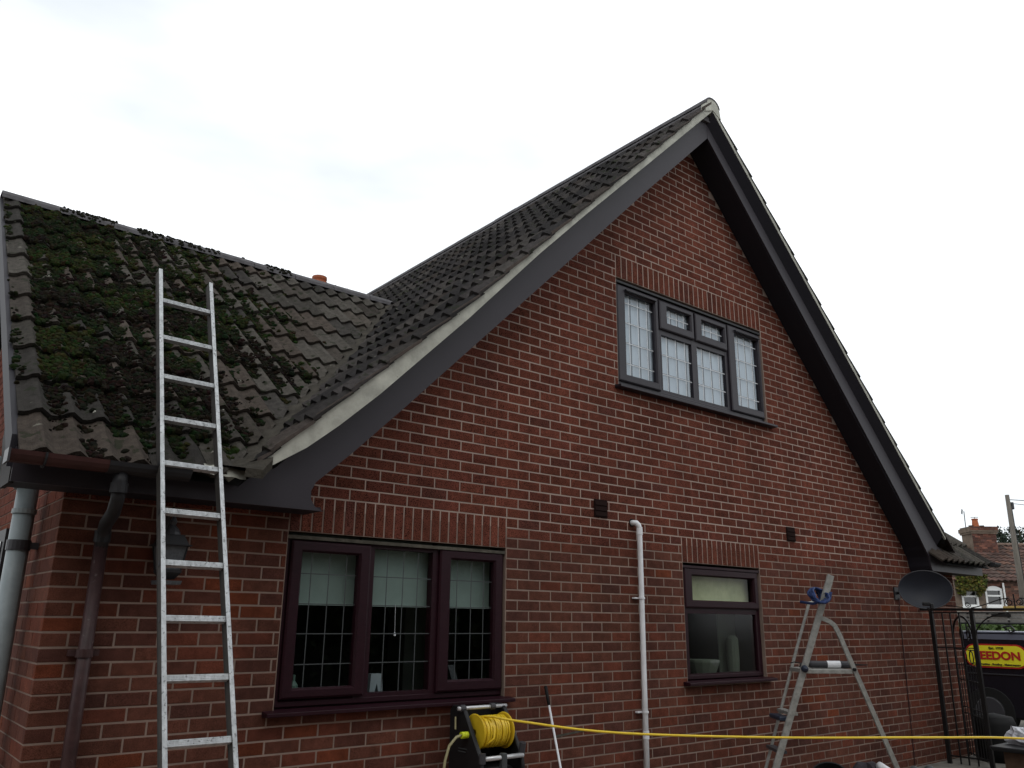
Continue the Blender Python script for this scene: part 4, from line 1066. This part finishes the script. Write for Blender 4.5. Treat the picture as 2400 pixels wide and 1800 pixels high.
# rack ladders (silver, horizontal)
rk = thing('roof_ladder', (VX+.4, -.5, 1.6), 'long aluminium ladder lying on the roof rack of the van', 'ladder')
for i, z in enumerate((1.60, 1.655, 1.71)):
    MB().box(VX+.05, VX+.09, -3.0, 1.05, z, z+.052).build('stile', 'alu_dull', rk, bevel=.004)
for i in range(14):
    for z in (1.626, 1.681, 1.736): MB().box(VX+.042, VX+.05, .85-.29*i, .88-.29*i, z-.008, z+.008).build('rung_end', 'black_pvc', rk)
MB().box(VX+.04, VX+.05, .25, .52, 1.69, 1.73).build('warning_label', 'sign_black', rk)
rr = MB()
for y in (.9, -.4, -1.7, -2.8): rr.tube([(VX+.02, y, 1.47), (VX+.02, y, 1.60)], .012, 6).tube([(VX+.02, y, 1.59), (VX+1.7, y, 1.59)], .014, 6)
rr.tube([(VX+.03, -3, 1.59), (VX+.03, 1.0, 1.59)], .014, 6); rr.build('roof_rack', 'black_plastic', van)
MB().tube([(VX+.02, .33, 1.50), (VX-.02, .36, 1.54), (VX-.02, .25, 1.56), (VX-.03, .20, 1.50)], .014, 6).tube([(VX, .30, 1.50), (VX-.03, .26, 1.46), (VX, .2, 1.5)], .012, 6).build('strap', 'black_plastic', van)
MB().box(VX+.25, VX+.50, -3.2, .42, 1.775, 1.845).build('plank', 'plank', bevel=.003, label='yellow scaffold board lying on top of the van rack ladders', cat='plank')

# ------------------------------------------------------------------ far cottage
cot = thing('cottage', (33, 5, 0), 'old red brick cottage with a pantile roof and ivy across the street', 'cottage')
CD = 32.0
def H(px, py, d=CD): return DD(px, py, d)
# cottage frame: facade runs along e (image right), square to the view
ce = Vector((R0.x, R0.y, 0)); cf = Vector((Fh.x, Fh.y, 0))
co = Vector((CAM.x, CAM.y, 0))+cf*CD
# local coordinates: s along ce from co, z
def cl(px, py, dd=0):
    d = Fv+Rv*((px-1200)/FPX)-Uv*((py-900)/FPX); t_ = (CD+dd)/d.dot(cf); p = CAM+d*t_; return (p-co).dot(ce), p.z
def C3(s, dd, z): return co+ce*s+cf*dd+Vector((0, 0, z))
sL, zE = cl(2236, 1362); sR = sL+11; _, zR = cl(2320, 1278, 3.0)
cw = MB()
wins = []
for (x0, y0, x1, y1) in ((2257, 1382, 2290, 1421), (2313, 1380, 2347, 1421)):
    a, b = cl(x0, y1); c_, d_ = cl(x1, y0); wins.append((a, c_, b, d_))
zE0 = zE+.05
xsb = sorted([sL, sR]+[w[0] for w in wins]+[w[1] for w in wins])
def cbox(mb, s0, s1, d0, d1, z0, z1, col=(1, 1, 1)): return mb.obox(C3(s0, d0, z0), ce*(s1-s0), cf*(d1-d0), Vector((0, 0, z1-z0)), col)
for a, b in zip(xsb, xsb[1:]):
    hit = [w for w in wins if w[0] <= (a+b)/2 <= w[1]]
    if hit: cbox(cw, a, b, 0, .3, 0, hit[0][2]); cbox(cw, a, b, 0, .3, hit[0][3], zE0)
    else: cbox(cw, a, b, 0, .3, 0, zE0)
cbox(cw, sL, sL+.3, .3, 6, 0, zE0); cwo = cw.build('wall', 'cottage_wall', cot)
cb = MB()
for r in range(int(zE0/.0755)):
    z = r*.0755
    if z < 1.2: continue
    s = sL+(.11 if r % 2 else 0)
    while s < sL+5.5:
        if not any(w[0]-.22 < s < w[1] and w[2]-.07 < z < w[3] for w in wins):
            k_ = rnd(.6, 1.3); c_ = random.choice([(.15, .07, .05), (.12, .058, .043), (.18, .10, .07), (.10, .058, .046)])
            cbox(cb, s, s+.213, -.012, .01, z, z+.064, tuple(q*k_ for q in c_))
        s += .225
cb.build('bricks', 'cottage_brick', cwo, kind='stuff')
for w in wins:
    f_ = MB(); a, b, c_, d_ = w; t2 = .07
    cbox(f_, a, a+t2, -.02, .12, c_, d_); cbox(f_, b-t2, b, -.02, .12, c_, d_); cbox(f_, a+t2, b-t2, -.02, .12, c_, c_+t2); cbox(f_, a+t2, b-t2, -.02, .12, d_-t2, d_)
    zm = c_+(d_-c_)*.55; cbox(f_, a+t2, b-t2, -.03, .12, zm, zm+.06)
    cbox(f_, a-.03, b+.03, -.08, .1, c_-.06, c_)
    wo = f_.build('window', 'white_paint', cot); g_ = MB(); cbox(g_, a+t2, b-t2, .05, .06, c_+t2, d_-t2); g_.build('pane', 'glass_dark', wo)
# arched head over the right window
a, b, c_, d_ = wins[1]; h_ = MB()
pts = [(a+(b-a)*i/8, d_+.10*math.sin(math.pi*i/8)) for i in range(9)]
vs = [C3(s, -.02, z) for s, z in pts]+[C3(s, .05, z) for s, z in pts]+[C3(s, -.02, d_) for s, z in pts]
h_.quadset(vs, [(18+i, 19+i, i+1, i) for i in range(8)]+[(i, i+1, 10+i, 9+i) for i in range(8)]); h_.build('window_head', 'white_paint', cot)
# pantile roof
run = 3.0; rise = zR-zE0; sl = math.hypot(run, rise); rt = MB(); gs = .30; tw = .24
rowsn = int(sl/gs)+1
for r in range(rowsn):
    u0 = r*gs; 
    for c in range(int((11.3)/tw)):
        s0 = sL-.15+c*tw; k_ = rnd(.6, 1.25); base = random.choice([(.105, .060, .048), (.085, .052, .043), (.12, .066, .048), (.075, .052, .043)])
        n = 4; T = []; Bk = []; Fb = []
        for i in range(n+1):
            hh = .045*(math.cos(2*math.pi*(i/n-.25))*.5+.5)
            s = s0+tw*i/n
            def pt(u, h): 
                return C3(s, -.18+run*u/sl-h*rise/sl, zE0-.05+rise*u/sl+h*run/sl)
            T.append(pt(u0, hh+.035)); Bk.append(pt(min(sl, u0+gs+.03), hh)); Fb.append(pt(u0, hh+.005))
        rt.quadset(T+Bk+Fb, [(i, i+1, n+1+i+1, n+1+i) for i in range(n)]+[(2*(n+1)+i, 2*(n+1)+i+1, i+1, i) for i in range(n)], tuple(q*k_ for q in base))
ro = MB(); ro.poly([C3(sL-.1, -.1, zE0-.02), C3(sR, -.1, zE0-.02), C3(sR, run, zR-.05), C3(sL-.1, run, zR-.05)]); ro.poly([C3(sL-.1, run, zR-.05), C3(sR, run, zR-.05), C3(sR, 2*run, zE0), C3(sL-.1, 2*run, zE0)])
roo = ro.build('roof', 'cottage_wall', cot); rt.build('pantiles', 'pantile', roo, kind='stuff')
sR1, _ = cl(2305, 1280, 3)
for i in range(22): m_ = MB(); half_round(m_, C3(sR1+i*.45, run, zR), ce, .44, .13); m_.build('ridge_tile', 'pantile' if False else 'terracotta_dull', roo) if 'terracotta_dull' in MATS else (mat('terracotta_dull', (.16, .11, .085), .9, nscale=4, namt=.5), m_.build('ridge_tile', 'terracotta_dull', roo))
MB().tube([C3(cl(2348, 1375)[0], -.1, zE0-.1), C3(cl(2349, 1375)[0], -.1, 0)], .035, 6).build('downpipe', 'white_paint', cot)
# chimney: tapering stack with corbels
def pc(px, py, dd=2.6): return cl(px, py, dd)
s0, zb = pc(2270, 1292); s1, _ = pc(2326, 1292); s0t, zt = pc(2264, 1236); s1t, _ = pc(2320, 1236)
sc = (s0+s1+s0t+s1t)/4; wch = (s1-s0)*1.0
cs = MB(); cbox(cs, sc-wch/2, sc+wch/2, 2.2, 2.2+.8, zb-1.2, zt-.30); cbox(cs, sc-wch/2-.05, sc+wch/2+.05, 2.15, 3.05, zt-.30, zt-.22); cbox(cs, sc-wch/2-.08, sc+wch/2+.08, 2.12, 3.08, zt-.22, zt-.06); cbox(cs, sc-wch/2-.03, sc+wch/2+.03, 2.17, 3.03, zt-.06, zt)
cso = cs.build('chimney', 'cottage_wall', cot)
cb = MB(); r = 0; z = zb-.6
while z < zt-.02:
    ex_ = .05 if z > zt-.30 else 0; ex_ = .08 if zt-.22 < z < zt-.07 else ex_
    s = sc-wch/2-ex_+(.0 if r % 2 else -.0); e_ = sc+wch/2+ex_; s_ = s
    first = .11 if r % 2 else .225
    while s_ < e_-.03:
        w_ = min(first if s_ == s else .225, e_-s_); k_ = rnd(.6, 1.25); c_ = random.choice([(.20, .085, .06), (.15, .065, .05), (.12, .06, .05)])
        cbox(cb, s_+.004, s_+w_-.008, 2.2-ex_-.012, 2.2-ex_+.02, z, z+.064, tuple(q*k_ for q in c_)); s_ += w_
    z += .0755; r += 1
cb.build('bricks', 'cottage_brick', cso, kind='stuff')
po = C3(pc(2287, 1236)[0], 2.6, zt); 
m_ = MB(); m_.lathe([(.15, 0), (.14, .05), (.11, .3), (.13, .32), (.13, .36), (.09, .36)], po, seg=12); m_.build('chimney_pot', 'terracotta', cso)
for px in (2276, 2301): m_ = MB(); m_.lathe([(.08, 0), (.08, .04), (.10, .05), (.10, .08), (0, .08)], C3(pc(px, 1236)[0], 2.6, zt), seg=10); m_.build('capped_pot', 'black_pvc', cso)
MB().tube([po+Vector((0, 0, .36)), po+Vector((0, 0, .42))], .012, 5).tube([po+Vector((0, 0, .42))-ce*.16, po+Vector((0, 0, .43))+ce*.16], .012, 5).build('cowl', 'black_pvc', cso)
a0 = C3(pc(2262, 1245)[0], 2.5, 0); s_a, z_a = pc(2256, 1199); z_b = pc(2262, 1250)[1]
aer = thing('tv_aerial', C3(pc(2262, 1250)[0], 2.5, z_b), 'thin television aerial on a tall mast at the left of the cottage chimney', 'aerial', 'aerials on the cottage chimney')
MB().tube([C3(pc(2262, 1250)[0], 2.5, z_b), C3(s_a, 2.5, z_a)], .018, 5).build('mast', 'lead_mid', aer)
m_ = MB(); top = C3(s_a, 2.5, z_a)
m_.tube([top-ce*.10, top+ce*.10+cf*.3], .012, 5)
for i in range(5): q = top-ce*.10+(ce*.20+cf*.3)*(i/4); m_.tube([q-Vector((0, 0, .10))-ce*.02, q+Vector((0, 0, .10))+ce*.02], .008, 4)
m_.build('antenna', 'lead_mid', aer)
aer2 = thing('tv_aerial', C3(pc(2320, 1243)[0], 2.6, pc(2320, 1243)[1]), 'short television aerial sticking out at the right of the cottage chimney', 'aerial', 'aerials on the cottage chimney')
q0 = C3(pc(2319, 1243)[0], 2.6, pc(2319, 1243)[1]); MB().tube([q0, q0+ce*.12], .012, 5).tube([q0+ce*.10-Vector((0, 0, .08)), q0+ce*.10+Vector((0, 0, .08))], .012, 5).tube([q0+ce*.05+Vector((0, 0, .09)), q0+ce*.2+Vector((0, 0, .03))], .009, 4).build('antenna', 'lead_mid', aer2)
# ivy on the cottage
iv = MB()
def leafq(mb, p, r, col):
    a = Vector((rnd(-1, 1), rnd(-1, 1), rnd(-1, 1))).normalized(); b = a.cross(Vector((rnd(-1, 1), rnd(-1, 1), rnd(-1, 1)))).normalized()
    mb.poly([p-a*r, p+b*r*.6, p+a*r, p-b*r*.6], col)
for _ in range(5200):
    px = rnd(2238, 2306); py = rnd(1348, 1412)
    lim = 1412-abs(px-2272)*.9
    if py > lim+8*noise.noise(Vector((px*.1, py*.1, 0))): continue
    if 2257 < px < 2288 and 1384 < py < 1420: continue
    s, z = cl(px, py); k_ = rnd(.6, 1.4); leafq(iv, C3(s, rnd(-.25, -.02), z), rnd(.04, .08), random.choice([(.10*k_, .11*k_, .02), (.06*k_, .08*k_, .02), (.13*k_, .10*k_, .03)]))
iv.build('ivy', 'leaf', label='yellow green ivy climbing the left end of the cottage front', cat='ivy')

# telegraph pole and wires
tb = Vector((CAM.x, CAM.y, 0)); 
def on(px, py, dist):
    d = Fv+Rv*((px-1200)/FPX)-Uv*((py-900)/FPX); return CAM+d*(dist/d.dot(cf))
tp_ = on(2360, 1160, 23.0); 
tpole = thing('telegraph_pole', (tp_.x, tp_.y, 0), 'weathered wooden telegraph pole carrying wires in front of the cottage', 'telegraph pole')
MB().tube([(tp_.x, tp_.y, 0), (tp_.x, tp_.y, tp_.z*.5), (tp_.x, tp_.y, tp_.z)], [.105, .08, .055], 12).build('shaft', 'pole_wood', tpole, smooth=True)
MB().obox(Vector((tp_.x, tp_.y, tp_.z-.40))+ce*.06, ce*.10, cf*.1, Vector((0, 0, .20))).build('junction_box', 'dark_grey', tpole, bevel=.01)
for i in range(6):
    z = tp_.z-.9-.32*i; MB().tube([Vector((tp_.x, tp_.y, z)), Vector((tp_.x, tp_.y, z))+ce*(.13 if i % 2 else -.13)], .01, 5).build('step_iron', 'lead_mid', tpole)
MB().tube([Vector((tp_.x, tp_.y, tp_.z-.25))+ce*.07, Vector((tp_.x, tp_.y, 1))+ce*.11], .018, 5).build('cable', 'black_pvc', tpole)
w0 = Vector((tp_.x, tp_.y, tp_.z-.13))
MB().tube(smoothpts([w0, w0+ce*6+Vector((0, 0, -.25)), w0+ce*14+Vector((0, 0, -.1)), w0+ce*24+Vector((0, 0, .8))], 5), .010, 4).build('overhead_wire', 'lead_mid', label='upper overhead wire leaving the telegraph pole', cat='wire', group='overhead wires')
w1 = w0+Vector((0, 0, -.1))
MB().tube(smoothpts([w1, w1+ce*3+cf*-2+Vector((0, 0, -.65)), w1+ce*8-cf*5+Vector((0, 0, -1.2))], 5), .008, 4).build('overhead_wire', 'lead_mid', label='lower sagging overhead wire leaving the telegraph pole', cat='wire', group='overhead wires')

# conifers behind the cottage
def conifer(px, topy, dist, spread, label, seed):
    random.seed(seed)
    b = on(px, 1300, dist); tz = on(px, topy, dist).z
    t_ = thing('pine_tree', (b.x, b.y, 0), label, 'tree', 'pines behind the cottage')
    MB().tube([(b.x, b.y, 0), (b.x, b.y, tz*.6), (b.x, b.y, tz-.3)], [.35, .2, .05], 8).build('trunk', 'bark', t_)
    cr_ = MB(); centres = []
    for i in range(34):
        z = tz*(.45+.52*(i/33)); w = spread*(1-(i/33)**1.6*.75)
        a = rnd(0, 6.28); centres.append((Vector((b.x+math.cos(a)*w*rnd(.2, 1), b.y+math.sin(a)*w*rnd(.2, 1), z)), rnd(.35, .75)))
    for c, r in centres:
        for _ in range(170):
            d = Vector((rnd(-1, 1), rnd(-1, 1), rnd(-1, 1)))
            if d.length > 1: continue
            k_ = rnd(.5, 1.4); leafq(cr_, c+Vector((d.x*r, d.y*r, d.z*r*.6)), rnd(.06, .13), (.018*k_, .030*k_, .018*k_))
    cr_.build('crown', 'leaf', t_)
conifer(2352, 1238, 62, 2.6, 'dark pine left of the telegraph pole behind the cottage roof', 5)
conifer(2398, 1232, 64, 2.4, 'dark pine at the right picture edge behind the cottage roof', 6)
conifer(2445, 1225, 66, 2.8, 'dark pine beyond the right picture edge', 9)
# hedge bank between van and cottage
hb = MB(); random.seed(4)
for _ in range(6000):
    px = rnd(2225, 2500); py = rnd(1456, 1520); d = rnd(19, 22); p = on(px, py, d); k_ = rnd(.5, 1.5)
    leafq(hb, p, rnd(.04, .08), (.055*k_, .09*k_, .025*k_))
p0 = on(2225, 1470, 21); p1 = on(2600, 1470, 21)
hb.obox(Vector((p0.x, p0.y, 0)), Vector((p1.x-p0.x, p1.y-p0.y, 0)), cf*1.2, Vector((0, 0, 1.25)), (.03, .05, .015))
hb.build('low_hedge', 'leaf', label='low green hedge showing between the van roof and its rack', cat='hedge')
# unseen hedge added behind the viewer to darken window reflections and the lower wall
hd_ = MB(); random.seed(8)
hd_.box(1.1, 16, -12.6, -11.4, 0, 3.9, (.012, .02, .008))
for _ in range(14000):
    x = rnd(1, 16.3); z = rnd(0, 4.25)+.2*noise.noise(Vector((x*.8, 0, 0))); k_ = rnd(.5, 1.6)
    leafq(hd_, Vector((x, rnd(-11.45, -11.1) if z < 3.9 else rnd(-12.6, -11.2), z)), rnd(.06, .12), (.02*k_, .034*k_, .012*k_))
hd_.build('added_dark_hedge', 'leaf', label='tall dark hedge added out of view to darken the window reflections', cat='hedge')

# unseen house added behind the viewer to shade the yard and show in the windows
nb = thing('added_shade_house', (-9, -10, 0), 'plain brown brick house added out of view to shade the yard', 'house')
NX0, NX1, NY0, NY1 = -22.0, -.6, -13.0, -5.9
w_ = MB().box(NX0, NX1, NY0, NY1, 0, 5.5); w_.prism([(NY0, 5.5), (NY1, 5.5), ((NY0+NY1)/2, 8.1)], NX0, NX1, axis='X')
w_.build('wall', 'cottage_wall', nb)
r_ = MB()
ym = (NY0+NY1)/2
for a, b in ((NY0-.35, 1), (NY1+.35, -1)):
    r_.obox((NX0-.2, a, 5.26), (NX1-NX0+.4, 0, 0), (0, ym-a, 2.98), (0, 0, .08))
r_.build('roof', 'board_brown', nb)
for x in (-17, -13.5, -9.5):
    for z in (.9, 3.2):
        f_ = MB().box(x-.6, x+.6, NY1-.05, NY1+.03, z, z+1.2).build('window', 'white_paint', nb)
        MB().box(x-.5, x+.5, NY1+.031, NY1+.034, z+.1, z+1.1).build('pane', 'glass_dark', f_)
